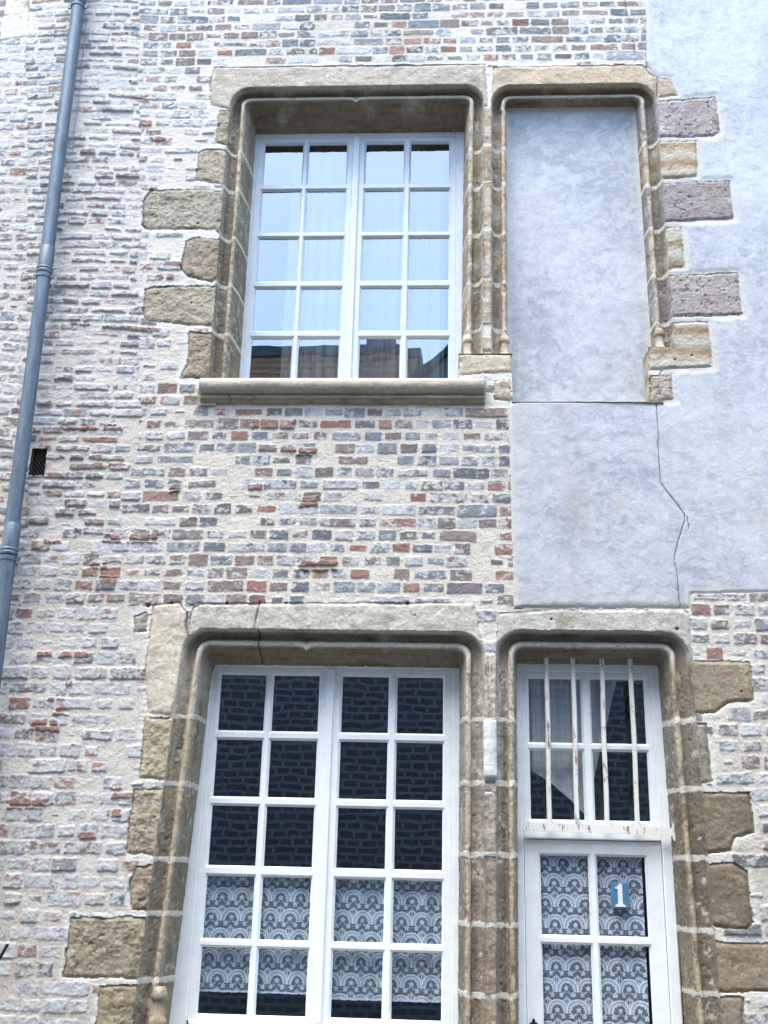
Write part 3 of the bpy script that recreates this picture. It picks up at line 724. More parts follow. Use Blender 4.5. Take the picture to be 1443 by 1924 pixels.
def base_prof(z0, z1, r):
    h = z1-z0
    return [(r*.9, z0-.3*h), (r*.95, z0+.02*h), (r*1.28, z0+.05*h), (r*1.32, z0+.16*h), (r*1.12, z0+.24*h), (r*.88, z0+.30*h), (r*.84, z0+.62*h), (r*.9, z0+.68*h), (r*1.12, z0+.71*h), (r*1.14, z0+.82*h), (r*.92, z0+.90*h), (r*.80, z0+.97*h), (r*.60, z0+1.02*h)]
KP = 'mullion_stone/plinth'
grid_plane(KP, (xL, .0, zb), (xL, .38, zb), (xL, .38, ZPL), (xL, .0, ZPL), .008, .003, 31, (-1, 0, 0))
grid_plane(KP, (xR, .0, zb), (xR, .20, zb), (xR, .20, ZPL), (xR, .0, ZPL), .008, .003, 33, (1, 0, 0))
grid_plane(KP, (xL, -.004, ZPL-.002), (xR, -.004, ZPL-.002), (xR, .20, ZPL+.004), (xL, .20, ZPL+.004), .008, .002, 35, (0, 0, 1))
zk0, zk1 = float(PX(880, 661)[1]), float(PX(880, 622)[1])
for ax, d in ((879, .035), (948, .035)):
    lathe_chunk(KP, float(PX(ax, 640, d)[0]), d+.022, base_prof(zk0-.03, zk1, .028))
KR = 'quoin_stone/r5'
xq = float(PX(1219, 700)[0])+.002
grid_plane(KR, (xq, .0, ZN-.03), (xq, .19, ZN-.03), (xq, .19, ZPR), (xq, .0, ZPR), .008, .003, 37, (-1, 0, 0))
grid_plane(KR, (xq, -.004, ZPR-.002), (xq+.14, -.004, ZPR-.002), (xq+.14, .19, ZPR+.004), (xq, .19, ZPR+.004), .008, .002, 39, (0, 0, 1))
lathe_chunk(KR, float(PX(1240, 640, .035)[0]), .045, base_prof(ZPR-.02, float(PX(1240, 612)[1]), .028))
# damaged base at the foot of the lower left jamb
KC = 'jamb_stone/c5'
lathe_chunk(KC, float(PX(297, 1880, .02)[0]), .045, base_prof(float(PX(297, 1935)[1]), float(PX(297, 1855)[1]), .036), 10)
for ax in ():
    lathe_chunk('mullion_stone/l5', float(PX(ax, 1900, .02)[0]), .05, base_prof(float(PX(ax, 1960)[1]), float(PX(ax, 1885)[1]), .030), 10)
# white stone repair rib on the lower pier
def rib(key, axp, y0, y1, w, pr, c):
    z1 = float(PX(axp, y0)[1]); z0 = float(PX(axp, y1)[1]); cxx = float(PX(axp, (y0+y1)/2)[0])
    zz = np.linspace(z0, z1, 70); aa = np.linspace(0, math.pi, 16); A_, Z_ = np.meshgrid(aa, zz)
    e = np.clip(np.minimum((Z_-z0)/.03, (z1-Z_)/.012), 0, 1)**.5
    q = fbm(A_*.03, Z_, .04, 77, 3)*.003
    Vv = np.stack([cxx-(w+q)*np.cos(A_)*(.75+.25*e), .004-(pr*np.sin(A_)**.6+q)*e, Z_], -1)
    cc = np.ones(Vv.shape)*C(*c)*(1+.08*fbm(A_*.05, Z_, .03, 78, 3)[..., None])
    cc = mix(cc, C(150, 146, 140), sst(z0+.06, z0+.01, Z_)*.7)
    lb = np.zeros((69, 15), int); split_grid(Vv, cc, lb, np.ones(lb.shape, bool), [key])
rib('mullion_stone/l1', 921, 1352, 1470, .034, .030, (226, 226, 226))
rib('mullion_stone/l2', 921, 1486, 1505, .030, .012, (228, 226, 222))

# niche infill: plaster filling the blind opening
nxa, nxb = float(PX(938, 500, .16)[0]), float(PX(1232, 500, .16)[0])
gxx = np.arange(nxa, nxb, .006); gzz = np.arange(ZN-.03, opB.zt-.03, .006)
NX, NZ = np.meshgrid(gxx, gzz)
xle = opB.xl(NZ)+.096; xre = opB.xr(NZ)-.096
edge = np.minimum(np.minimum(NX-xle, xre-NX), opB.zt-.056-NZ)
NY = .155-.002*fbm(NX, NZ, .06, 201, 4)-.010*sst(.03, 0, edge)
NC = render_colour(NX+3.3, NZ, edge+.012); NC = mix(NC, C(214, 210, 200), .8*sst(opB.zt-.12, opB.zt-.06, NZ))
lb = np.zeros((len(gzz)-1, len(gxx)-1), int)
split_grid(np.stack([NX, NY, NZ], -1), NC, lb, np.ones(lb.shape, bool), ['niche_infill'])
# ledge closing the niche at the top of the lower render panel
def ledge(key, x0, x1, z, y0, y1):
    u, v = np.meshgrid(np.linspace(x0, x1, 120), np.linspace(y0, y1, 12)); zz = z+.003*fbm(u, v, .05, 211, 3)
    lb = np.zeros((11, 119), int); split_grid(np.stack([u, v, zz], -1), np.ones(u.shape+(3,))*C(210, 206, 200), lb, np.ones(lb.shape, bool), [key])
ledge('render_coat', nxa+.05, nxb-.04, ZN+.002, -.012, .17)

# window sill: torus over a small cavetto
sx0, sx1 = float(PX(371, 730, -.06)[0]), float(PX(914, 730, -.06)[0])
zs = float(PX(640, 709, -.06)[1])
SP = [(.42, .0), (.10, .004), (-.03, .002)]+[(-.040-.048*math.cos(a), -.050+.050*math.sin(a)) for a in np.linspace(math.pi/2, -math.pi/2*1.1, 14)]
SP = [(.42, .0), (.10, .003), (-.03, 0)]+[(-.040-.044*math.sin(a), -.044+.044*math.cos(a)) for a in np.linspace(.05, math.pi*1.02, 16)]
SP += [(-.026, -.091), (-.030, -.095), (-.038, -.102), (-.040, -.112), (-.034, -.118), (-.026, -.120), (-.024, -.128), (-.010, -.138), (.012, -.144)]
SP = np.array(SP); u = np.linspace(0, 1, 260)
xx = sx0+(sx1-sx0)*u[:, None]+0*SP[None, :, 0]
yy = SP[None, :, 0]+0*u[:, None]; zz = zs+SP[None, :, 1]+0*u[:, None]
tt = np.cumsum(np.hypot(*np.diff(SP, axis=0, prepend=SP[:1]).T))[None]+0*u[:, None]
q = fbm(xx, tt, .16, 301, 4)*.008+fbm(xx, tt, .02, 303, 3)*.0015
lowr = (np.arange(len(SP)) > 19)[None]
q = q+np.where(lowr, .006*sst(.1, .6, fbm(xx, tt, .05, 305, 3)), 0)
yy = yy+q*np.where(np.arange(len(SP)) > 2, 1, 0)[None]; zz = zz+.4*q
endr = np.clip(np.minimum(u, 1-u)*(sx1-sx0)/.012, 0, 1)[:, None]**.5
yy = np.where(np.arange(len(SP))[None] > 1, yy*endr+(1-endr)*.02, yy); 
sc = C(192, 184, 170)*(1+.14*fbm(xx, tt, .2, 307, 3)[..., None]+.07*fbm(xx, tt, .02, 309, 3)[..., None])
sc = np.where(lowr[..., None], sc*np.array([.86, .80, .70]), sc)  # underside shade put into the colour of the lower moulding
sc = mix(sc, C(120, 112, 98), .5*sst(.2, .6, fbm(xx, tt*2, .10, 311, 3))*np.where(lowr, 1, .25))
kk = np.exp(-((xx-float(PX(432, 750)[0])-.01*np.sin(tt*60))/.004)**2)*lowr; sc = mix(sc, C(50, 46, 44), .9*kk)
lb = np.zeros((len(u)-1, len(SP)-1), int)
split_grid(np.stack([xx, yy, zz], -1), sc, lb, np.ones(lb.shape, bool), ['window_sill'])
# plain stone bed at both ends of the sill
for x0_, x1_ in ((sx0-.008, sx0+.02),):
    BASE['window_sill'] = ('rough', (166, 158, 138))
    grid_plane('window_sill', (x0_, -.012, zs-.150), (x0_+.11, -.012, zs-.150), (x0_+.11, -.012, zs-.05), (x0_, -.012, zs-.05), .006, .004, 51)

# ------------------------------------------------------------------ build the house
house = empty('brick_house')
prop(house, 'old brick house with lime-washed brickwork, moulded sandstone openings and white casement windows', 'house')
PLAB = {'brick_wall': 'lime-smeared brick wall', 'render_coat': 'blue-grey rendered wall with a long crack', 'niche_infill': 'blind opening filled with pale render',
        'lintel/0': 'moulded stone lintel over the upper window', 'lintel/1': 'warm brown stone lintel over the blind opening', 'lintel/2': 'cracked stone lintel over the lower window', 'lintel/3': 'grey stone lintel over the door',
        'quoin_stone/r0': 'purple pitted stone at the top', 'quoin_stone/r1': 'banded tan stone', 'quoin_stone/r5': 'banded stone with a small carved base', 'quoin_stone/corner': 'pale stone at the upper left corner',
        'jamb_stone/c0': 'tall pale jamb stone cracked at its top', 'mullion_stone/l1': 'pier stone with a white repaired rib', 'window_sill': 'rounded grey stone sill'}
for key, chs in parts.items():
    off = 0; Vs = []; Fs = []; Cs = []
    for v, f_, c_ in chs: Vs.append(v); Fs.append(f_+off); Cs.append(c_); off += len(v)
    nm = key.split('/')[0]
    mt = M_plast if nm in ('render_coat', 'niche_infill') else (M_brick if nm == 'brick_wall' else M_stone)
    o = mesh_np(nm, np.concatenate(Vs), np.concatenate(Fs), mt, house, np.concatenate(Cs))
    if key in PLAB: o['label'] = PLAB[key]
print('facade parts', len(parts))

# ------------------------------------------------------------------ joinery
def leaf(mb, xs, zs, y, t=.045, b=.012, dg=.022):
    """sash: solid cells between break lines, glazing rebates bevelled; xs/zs = list of (lo,hi) glass spans plus outer bounds"""
    (xo0, xo1), gx_ = xs; (zo0, zo1), gz_ = zs
    bx = [xo0]+[v for s in gx_ for v in s]+[xo1]; bz = [zo0]+[v for s in gz_ for v in s]+[zo1]
    for i in range(len(bx)-1):
        for j in range(len(bz)-1):
            if i % 2 == 1 and j % 2 == 1:
                x0, x1, z0, z1 = bx[i], bx[i+1], bz[j], bz[j+1]
                # opening in the face is a bit larger than the glass: bevel then square fillet
                rings = [(x0-b, x1+b, z0-b, z1+b, y), (x0-b*.62, x1+b*.62, z0-b*.62, z1+b*.62, y+.004), (x0-b*.5, x1+b*.5, z0-b*.5, z1+b*.5, y+.009), (x0, x1, z0, z1, y+.014), (x0, x1, z0, z1, y+dg)]
                vs = []
                for (a, c, e, g, yy_) in rings: vs += [(a, yy_, e), (c, yy_, e), (c, yy_, g), (a, yy_, g)]
                fs = []
                for r in range(len(rings)-1):
                    for k in range(4): fs.append((r*4+k, r*4+(k+1) % 4, r*4+4+(k+1) % 4, r*4+4+k))
                mb.add(vs, fs)
    # face strips (rails full width of each span row, stiles between)
    fx = [xo0]+[v for s in gx_ for v in (s[0]-b, s[1]+b)]+[xo1]; fz = [zo0]+[v for s in gz_ for v in (s[0]-b, s[1]+b)]+[zo1]
    vid = {}
    for i, a in enumerate(fx):
        for j, c in enumerate(fz): vid[i, j] = len(mb.v); mb.v.append((float(a), float(y), float(c)))
    for i in range(len(fx)-1):
        for j in range(len(fz)-1):
            if not (i % 2 == 1 and j % 2 == 1): mb.f.append((vid[i, j], vid[i+1, j], vid[i+1, j+1], vid[i, j+1]))
    for (x0, x1, z0, z1) in ((xo0, xo0, zo0, zo1), (xo1, xo1, zo0, zo1)):
        mb.add([(x0, y, z0), (x0, y+t, z0), (x0, y+t, z1), (x0, y, z1)], [(0, 1, 2, 3)])
    for z0 in (zo0, zo1): mb.add([(xo0, y, z0), (xo1, y, z0), (xo1, y+t, z0), (xo0, y+t, z0)], [(0, 1, 2, 3)])
def pane_mesh(gx_, gz_, y):
    mb = MB()
    for a, b in gx_:
        for c, d in gz_:
            t1, t2 = random.uniform(-.0010, .0010), random.uniform(-.0008, .0008)     # panes never sit quite true
            mb.add([(a-.004, y-t1-t2, c-.004), (b+.004, y+t1-t2, c-.004), (b+.004, y+t1+t2, d+.004), (a-.004, y-t1+t2, d+.004)], [(0, 1, 2, 3)])
    return mb
def xat(pxv, pyv, d): return float(PX(pxv, pyv, d)[0])
def zat(pyv, pxv, d): return float(PX(pxv, pyv, d)[1])
def frame_mb(x0, x1, z0, z1, xi0, xi1, zi0, zi1, y, t=.07):
    mb = MB()
    mb.cbox(x0, xi0, y, y+t, z0, z1, .005); mb.cbox(xi1, x1, y, y+t, z0, z1, .005)
    mb.cbox(xi0, xi1, y+.001, y+t, zi1, z1, .005)
    if zi0 > z0: mb.cbox(xi0, xi1, y+.001, y+t, z0, zi0, .005)
    return mb
# upper window
dU = .300; dg = dU+.022
ux = [np.mean([xat(a, 274, dg), xat(b, 640, dg)]) for a, b in ((498, 475), (569, 551), (582, 562), (653, 637), (689, 676), (759, 752), (773, 766), (844, 842))]
uz = [(zat(b, 660, dg), zat(a, 660, dg)) for a, b in ((637, 716), (543, 623), (449, 529.5), (360, 438), (273, 348))]
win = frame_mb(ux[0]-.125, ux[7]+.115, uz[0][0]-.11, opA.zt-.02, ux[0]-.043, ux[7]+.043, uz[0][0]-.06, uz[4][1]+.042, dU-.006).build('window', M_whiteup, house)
win['label'] = 'upper white casement window reflecting blue sky'
cmx = (ux[3]+ux[4])/2
for (xr_, cols) in (((ux[0]-.042, cmx-.003), [(ux[0], ux[1]), (ux[2], ux[3])]), ((cmx+.003, ux[7]+.042), [(ux[4], ux[5]), (ux[6], ux[7])])):
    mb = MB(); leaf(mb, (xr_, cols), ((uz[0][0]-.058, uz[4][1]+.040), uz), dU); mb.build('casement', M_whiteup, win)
    pane_mesh(cols, uz, dg).build('pane', M_glass_up, win)
mb = MB(); mb.cbox(cmx-.022, cmx+.022, dU-.016, dU+.002, uz[0][0]-.055, uz[4][1]+.038, .005); mb.build('meeting_bead', M_whiteup, win)
# lower window
dL = .245; dg = dL+.022
lx = [(xat(a, 1272, dg), xat(b, 1905, dg)) for a, b in ((418.8, 369.5), (502.5, 462), (518, 478), (603, 572), (645.5, 621), (731, 717), (746.7, 736), (833, 828.5))]
lx = [np.mean(v) for v in lx]
lz = [(zat(b, 600, dg), zat(a, 600, dg)) for a, b in ((1785, 1911), (1650, 1768), (1517.5, 1630), (1393, 1500), (1271, 1375.5))]
win2 = frame_mb(lx[0]-.14, lx[7]+.125, lz[0][0]-.26, opC.zt-.05, lx[0]-.048, lx[7]+.048, lz[0][0]-.075, lz[4][1]+.040, dL-.006).build('window', M_white, house)
win2['label'] = 'lower white casement window with lace curtains'
cmx = (lx[3]+lx[4])/2
for (xr_, cols) in (((lx[0]-.047, cmx-.003), [(lx[0], lx[1]), (lx[2], lx[3])]), ((cmx+.003, lx[7]+.047), [(lx[4], lx[5]), (lx[6], lx[7])])):
    mb = MB(); leaf(mb, (xr_, cols), ((lz[0][0]-.030, lz[4][1]+.038), lz), dL); mb.cbox(xr_[0]+.01, xr_[1]-.01, dL-.022, dL, lz[0][0]-.068, lz[0][0]-.030, .008)
    mb.build('casement', M_white, win2)
    pane_mesh(cols, lz, dg).build('pane', M_glass, win2)
mb = MB(); mb.cbox(cmx-.020, cmx+.020, dL-.016, dL+.002, lz[0][0]-.03, lz[4][1]+.036, .005); mb.build('meeting_bead', M_white, win2)
# transom window over the door
dT = .225; dg = dT+.022
tx = [np.mean(v) for v in [(xat(993, 1276, dg), xat(997, 1540, dg)), (xat(1089, 1276, dg), xat(1098, 1540, dg)), (xat(1108.5, 1276, dg), xat(1118, 1540, dg)), (xat(1207, 1276, dg), xat(1222, 1540, dg))]]
tz = [(zat(b, 1100, dg), zat(a, 1100, dg)) for a, b in ((1412, 1541), (1277, 1396.5))]
dx0, dx1 = tx[0]-.10, tx[3]+.10
ztr = zat(1556, 1100, dT); ztr2 = zat(1578, 1100, dT)
trw = frame_mb(dx0, dx1, ztr, opD.zt-.05, tx[0]-.035, tx[3]+.035, tz[0][0]-.032, tz[1][1]+.034, dT-.006).build('transom_window', M_white, house)
trw['label'] = 'four-pane white transom light behind iron bars'
mb = MB(); cols = [(tx[0], tx[1]), (tx[2], tx[3])]; leaf(mb, ((tx[0]-.034, tx[3]+.034), cols), ((tz[0][0]-.030, tz[1][1]+.032), tz), dT); mb.build('sash', M_white, trw)
pane_mesh(cols, tz, dg).build('pane', M_glass, trw)
# door frame and door
dz_top = ztr2
dfx0, dfx1 = xat(986, 1700, dT), xat(1249, 1700, dT)
dfr = MB(); zf = .05
dfr.cbox(dx0, dfx0, dT-.010, dT+.07, zf, ztr-.001, .006); dfr.cbox(dfx1, dx1, dT-.010, dT+.07, zf, ztr-.001, .006); dfr.cbox(dfx0, dfx1, dT-.012, dT+.07, dz_top, ztr-.001, .006)
door_frame = dfr.build('door_frame', M_white, house)
dg = dT+.022
cx4 = [np.mean(v) for v in [(xat(1014.6, 1607, dg), xat(1022, 1920, dg)), (xat(1104.6, 1607, dg), xat(1114, 1920, dg)), (xat(1121, 1607, dg), xat(1132, 1920, dg)), (xat(1210, 1612, dg), xat(1227, 1920, dg))]]
z1a, z1b = zat(1758, 1115, dg), zat(1609, 1115, dg); z2b = zat(1776, 1115, dg); z2a = zat(1950, 1115, dg)
gzd = [(z2a, z2b), (z1a, z1b)]
mb = MB(); cols = [(cx4[0], cx4[1]), (cx4[2], cx4[3])]
leaf(mb, ((dfx0+.003, dfx1-.003), cols), ((zf, dz_top-.004), gzd), dT+.004)
door = mb.build('door', M_white, house); door['label'] = 'white half-glazed door with lace behind its panes'
pane_mesh(cols, gzd, dg+.004).build('pane', M_glass_door, door)
# black lock plate whose crest shows at the bottom edge
lxp, lzp = PX(1003, 1924, dT); ol = []
crest = [(-.030, -.25), (.030, -.25), (.030, -.01), (.016, .0), (.022, .008), (.024, .016), (.014, .020), (.006, .016), (.010, .026), (.006, .036), (0, .042), (-.006, .036), (-.010, .026), (-.006, .016), (-.014, .020), (-.024, .016), (-.022, .008), (-.016, 0), (-.030, -.01)]
mb = MB(); mb.prism([(lxp+a*.8, lzp+b*.8-.008) for a, b in crest], dT-.004, dT+.005); mb.build('lock_plate', M_dark, door)

# rooms behind the openings, and the hidden body of the house
def room(x0, x1, z0, z1, y0, y1):
    mb = MB(); mb.add([(x0, y0, z0), (x1, y0, z0), (x1, y1, z0), (x0, y1, z0), (x0, y0, z1), (x1, y0, z1), (x1, y1, z1), (x0, y1, z1)], [(0, 1, 2, 3), (4, 7, 6, 5), (2, 6, 7, 3), (0, 3, 7, 4), (1, 5, 6, 2)]); mb.build('room', M_room, house)
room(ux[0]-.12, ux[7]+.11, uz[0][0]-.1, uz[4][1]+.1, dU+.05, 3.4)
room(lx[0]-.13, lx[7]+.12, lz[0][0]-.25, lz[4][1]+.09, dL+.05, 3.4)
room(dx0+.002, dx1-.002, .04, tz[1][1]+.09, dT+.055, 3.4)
EX0, EX1 = GX[0], GX[-1]; EZ1 = GZ[-1]
body = MB()
body.box(-9, EX0+.004, .012, .45, 0, 9.0); body.box(EX1-.004, 9, .012, .45, 0, 9.0); body.box(EX0, EX1, .012, .45, EZ1-.006, 9.0); body.box(EX0, EX1, .012, .45, 0, GZ[0]+.006)
body.box(-9, 9, 7.0, 7.3, 0, 9.0); body.box(-9, -8.7, .45, 7, 0, 9.0); body.box(8.7, 9, .45, 7, 0, 9.0)

# ------------------------------------------------------------------ brick texture for walls seen only in the glass
def brickmat(name, c1, c2, mo_, dark=.0):
    m, nt, b = newmat(name); tc = nd(nt, 'ShaderNodeTexCoord')
    mp = nd(nt, 'ShaderNodeMapping'); mp.inputs['Rotation'].default_value = (math.pi/2, 0, 0); nt.links.new(tc.outputs['Object'], mp.inputs[0])
    n0 = noise(nt, 2.5, 3, .5, tc.outputs['Object'])
    wv = nd(nt, 'ShaderNodeMix', data_type='RGBA', blend_type='LINEAR_LIGHT'); wv.inputs[0].default_value = .025
    nt.links.new(mp.outputs[0], wv.inputs[6]); nt.links.new(n0.outputs['Color'], wv.inputs[7])
    bt = nd(nt, 'ShaderNodeTexBrick'); nt.links.new(wv.outputs[2], bt.inputs['Vector'])
    bt.inputs['Scale'].default_value = 1.0; bt.inputs['Brick Width'].default_value = .165; bt.inputs['Row Height'].default_value = .085; bt.inputs['Mortar Size'].default_value = .022
    bt.inputs['Mortar Smooth'].default_value = .6; bt.inputs['Bias'].default_value = 0; bt.squash = 1.5; bt.squash_frequency = 4
    bt.inputs['Color1'].default_value = tuple(c1)+(1,); bt.inputs['Color2'].default_value = tuple(c2)+(1,); bt.inputs['Mortar'].default_value = tuple(mo_)+(1,)
    n = noise(nt, 30, 5, .7, tc.outputs['Object']); r = ramp(nt, n.outputs[0], .3, (.7,)*3, .7, (1.3,)*3)
    nt.links.new(mulc(nt, bt.outputs[0], r.outputs[0]), b.inputs['Base Color']); b.inputs['Roughness'].default_value = .9
    bump(nt, b, n.outputs[0], .2, .004); return m
M_brick_op = brickmat('opposite_brick', C(136, 124, 128), C(116, 128, 148), C(184, 194, 206))
M_brick_ext = brickmat('outer_brickwork', C(150, 120, 112), C(140, 148, 158), C(214, 210, 206))
M_brick_red = brickmat('red_chimney_brick', C(168, 84, 58), C(150, 92, 74), C(190, 150, 130))
hb = body.build('outer_wall', M_brick_ext, house)
M_slate = paint_mat('grey_slate', C(112, 122, 132), .6, .25, scale=20)
M_tile = paint_mat('dark_roof_tile', C(120, 96, 84), .8, .3, scale=14)
rf = MB(); rf.add([(-9.2, -.35, 8.9), (9.2, -.35, 8.9), (9.2, 3.7, 11.5), (-9.2, 3.7, 11.5), (9.2, 7.6, 8.9), (-9.2, 7.6, 8.9)], [(0, 1, 2, 3), (3, 2, 4, 5), (0, 5, 4, 1), (0, 3, 5), (1, 4, 2)])
rf.build('roof', M_tile, house)

# ------------------------------------------------------------------ lace and curtains
def lace_density(x, z, w=.100, h=.0975):
    R = .5*w
    k = np.floor(-z/h)
    out = np.full(x.shape, .2); done = np.zeros(x.shape, bool)
    for dk in (2, 1, 0, -1, -2):
        kk = k+dk; zc = -kk*h; off = np.where(np.mod(kk, 2) == 0, 0., .5)*w
        cx_ = np.round((x-off)/w)*w+off; dx = (x-cx_)/R; dz = (z-zc)/R
        r = np.where(dz > 0, np.hypot(dx, dz*.94), np.abs(dx))
        ins = (r < 1.02) & (dz > -2.2)
        an = np.arctan2(dx, np.maximum(dz, 0)+.0001)
        v = np.full(x.shape, .22)
        top = dz > -.22
        v = np.where(top & (r > .90), .97, v)
        v = np.where(top & (r <= .90) & (r > .77), .42, v)
        v = np.where(top & (r <= .77) & (r > .57+.05*np.cos(an*12)), .88, v)
        v = np.where(top & (np.abs(r-.68) < .03) & (np.cos(an*12+3.14) > .6), .45, v)
        for fx, fz in ((0, .12), (-.56, -.46), (.56, -.46)):
            ax, az = dx-fx, dz-fz; rr = np.hypot(ax, az); ph = np.arctan2(ax, az)
            v = np.where((rr < .19+.06*np.cos(5*ph)) & (rr > .05), .92, v)
        for sg in (-1, 1):
            for q_ in (0, .14):
                v = np.where((np.abs((sg*dx-.08-q_)*.75+(dz+.18)*.9) < .035) & (sg*dx > .08+q_) & (sg*dx < .42+q_*.6), .62, v)
        t = -dz-.60
        kite = (t > 0) & (np.abs(dx) < np.where(t < .38, .46*t/.38, .46*(1-(t-.38)/.72)))
        v = np.where(kite, .66, v)
        v = np.where((dz < -.92) & (dz > -1.22) & (np.abs(np.abs(dx)-.11) < .05), .06, v)
        new = ins & ~done; out = np.where(new, v, out); done |= ins
    return out
def lace_curtain(x0, x1, z0, z1, y, seed, label, group=None, ox=0, oz=0):
    st = .0021; gx_ = np.arange(x0, x1, st); gz_ = np.arange(z0, z1, st); A, B = np.meshgrid(gx_, gz_)
    fold = .006*np.sin(A*38+seed)+.004*np.sin(A*91+seed*2.2)+.004*fbm(A, B*.2, .2, 400+seed, 2)
    ed = np.sin((A-x0)*2*math.pi/.05)*.0008
    wob = .004*fbm(A, B, .25, 500+seed, 2)
    D = lace_density(A-ox+wob*.6+fold*.4, B-oz+wob)*(1+.18*fbm(A, B*.15, .06, 600+seed, 3)); D = np.clip(D, 0, 1)
    D = np.where(B < z0+.010+ed, .0, D); D = np.where((B < z0+.018+ed) & (B >= z0+.010+ed), .9, D)
    D = np.where(B > z1-.03, .9, D)
    n, m = A.shape; idx = np.arange(n*m).reshape(n, m); Q = np.stack([idx[:-1, :-1], idx[:-1, 1:], idx[1:, 1:], idx[1:, :-1]], -1).reshape(-1, 4)
    e = empty('lace_curtain', (float((x0+x1)/2), float(y), float(z0)))
    V = np.stack([A-(x0+x1)/2, fold, B-z0], -1).reshape(-1, 3)
    o = mesh_np('lace_panel', V, Q, M_lace, e, extra=D.ravel())
    mb = MB(); mb.tube([(-(x1-x0)/2-.01, -.004, z1-z0-.012), ((x1-x0)/2+.01, -.004, z1-z0-.012)], .005, 8); mb.build('curtain_rod', M_curtrod, e, True)
    prop(e, label, 'curtain', group)
cy = dL+.052
zt_ = zat(1640, 600, cy)+.0
lace_curtain(lx[0]-.02, lx[3]+.030, zat(1871, 520, cy), zt_, cy, 1, 'white lace half curtain behind the left casement of the lower window', 'lace curtains', lx[0]+.03, zt_-.035)
lace_curtain(lx[4]-.028, lx[7]+.012, zat(1885, 720, cy), zt_, cy, 2, 'white lace half curtain behind the right casement of the lower window, hanging slightly lower', 'lace curtains', lx[4]+.04, zt_-.035)
cyd = dT+.048
lace_curtain(cx4[0]-.03, cx4[3]-.012, .9, zat(1598, 1110, cyd), cyd, 3, 'white lace curtain covering the panes of the white door behind the blue number plate', 'lace curtains', cx4[0]+.02, zat(1625, 1110, cyd))
def voile(x0, x1, z0, z1, y, seed, amp, label, group=None, cut=None, cm_=None):
    gx_ = np.linspace(x0, x1, 90); gz_ = np.linspace(z0, z1, 40); A, B = np.meshgrid(gx_, gz_)
    Yv = amp*np.sin((A-x0)*70+seed+.6*np.sin(A*23))+amp*.5*np.sin(A*163+seed)
    if cut is not None:
        t = (A-x0)/(x1-x0); zb_ = z0+cut(t)*(z1-z0); B = zb_+(B-z0)/(z1-z0)*(z1-zb_)
    n, m = A.shape; idx = np.arange(n*m).reshape(n, m); Q = np.stack([idx[:-1, :-1], idx[:-1, 1:], idx[1:, 1:], idx[1:, :-1]], -1).reshape(-1, 4)
    e = empty('net_curtain', (float((x0+x1)/2), float(y), float(z0)))
    mesh_np('curtain_cloth', np.stack([A-(x0+x1)/2, Yv, B-z0], -1).reshape(-1, 3), Q, cm_ or M_sheer, e)
    mb = MB(); mb.tube([(-(x1-x0)/2-.02, 0, z1-z0-.006), ((x1-x0)/2+.02, 0, z1-z0-.006)], .006, 8); mb.build('curtain_rod', M_curtrod, e, True)
    prop(e, label, 'curtain', group)
cu = dU+.12
voile(xat(532, 600, cu), xat(668, 450, cu), uz[0][0]-.05, uz[4][1]-.0, cu, 0, .02, 'sheer white curtain behind the left casement of the upper window, covering its right half', 'net curtains')
voile(xat(678, 450, cu), xat(835, 450, cu), uz[0][0]-.05, uz[4][1]-.0, cu+.04, 2, .012, 'sheer white curtain drawn across the right casement of the upper window', 'net curtains')
ct = dT+.10
voile(tx[0]-.02, tx[1]+.02, tz[0][0]-.02, tz[1][1]+.03, ct, 1, .008, 'pale draped curtain behind the left panes of the barred transom light', 'net curtains', lambda t: .36-.30*np.clip(t, 0, 1)**1.4, M_drape)
voile(tx[2]-.01, tx[3]-.02, tz[0][0]+.1, tz[1][1]+.03, ct+.01, 3, .006, 'pale draped curtain tied back behind the right panes of the barred transom light', 'net curtains', lambda t: np.clip(.05+1.5*t, 0, .97), M_drape)

# ------------------------------------------------------------------ iron bars before the transom light
yb = .165
gr = empty('window_bars', (0, 0, 0)); prop(gr, 'rusty white iron bars fixed in front of the transom light above the door', 'window bars')
zrail = zat(1556, 1110, yb)
for a0, a1 in ((1027, 1033), (1077, 1085), (1131, 1141), (1185, 1199)):
    x0_, zt0 = PX(a0, 1248, yb); x1_, _ = PX(a1, 1556, yb)
    mb = MB(); p = []
    for t in np.linspace(0, 1, 24):
        p.append((x1_+(x0_-x1_)*t+.0015*math.sin(t*9+a0), zrail+.01+(float(zt0)+.06-zrail)*t))
    for (xa_, za_), (xb_, zb_) in zip(p[:-1], p[1:]):
        w_ = .0128
        mb.add([(xa_-w_, yb+.004, za_), (xa_-w_*.6, yb-.006, za_), (xa_+w_*.6, yb-.006, za_), (xa_+w_, yb+.004, za_), (xb_-w_, yb+.004, zb_), (xb_-w_*.6, yb-.006, zb_), (xb_+w_*.6, yb-.006, zb_), (xb_+w_, yb+.004, zb_)],
               [(0, 1, 5, 4), (1, 2, 6, 5), (2, 3, 7, 6), (3, 0, 4, 7)])
    mb.build('bar', M_iron, gr)
xr0, zr0 = PX(976, 1553, yb); xr1, zr1 = PX(1266, 1563, yb)
mb = MB(); nseg = 30
for i in range(nseg):
    t0, t1 = i/nseg, (i+1)/nseg
    def q(t): return xr0+(xr1-xr0)*t, zr0+(zr1-zr0)*t+.0012*math.sin(t*31)
    (a, b_), (c, d_) = q(t0), q(t1); hh = .019
    mb.add([(a, yb-.010, b_-hh), (c, yb-.010, d_-hh), (c, yb-.010, d_+hh), (a, yb-.010, b_+hh), (a, yb+.004, b_-hh), (c, yb+.004, d_-hh), (c, yb+.004, d_+hh), (a, yb+.004, b_+hh)], [(0, 1, 2, 3), (4, 7, 6, 5), (0, 4, 5, 1), (3, 2, 6, 7)])
mb.build('rail', M_iron, gr)
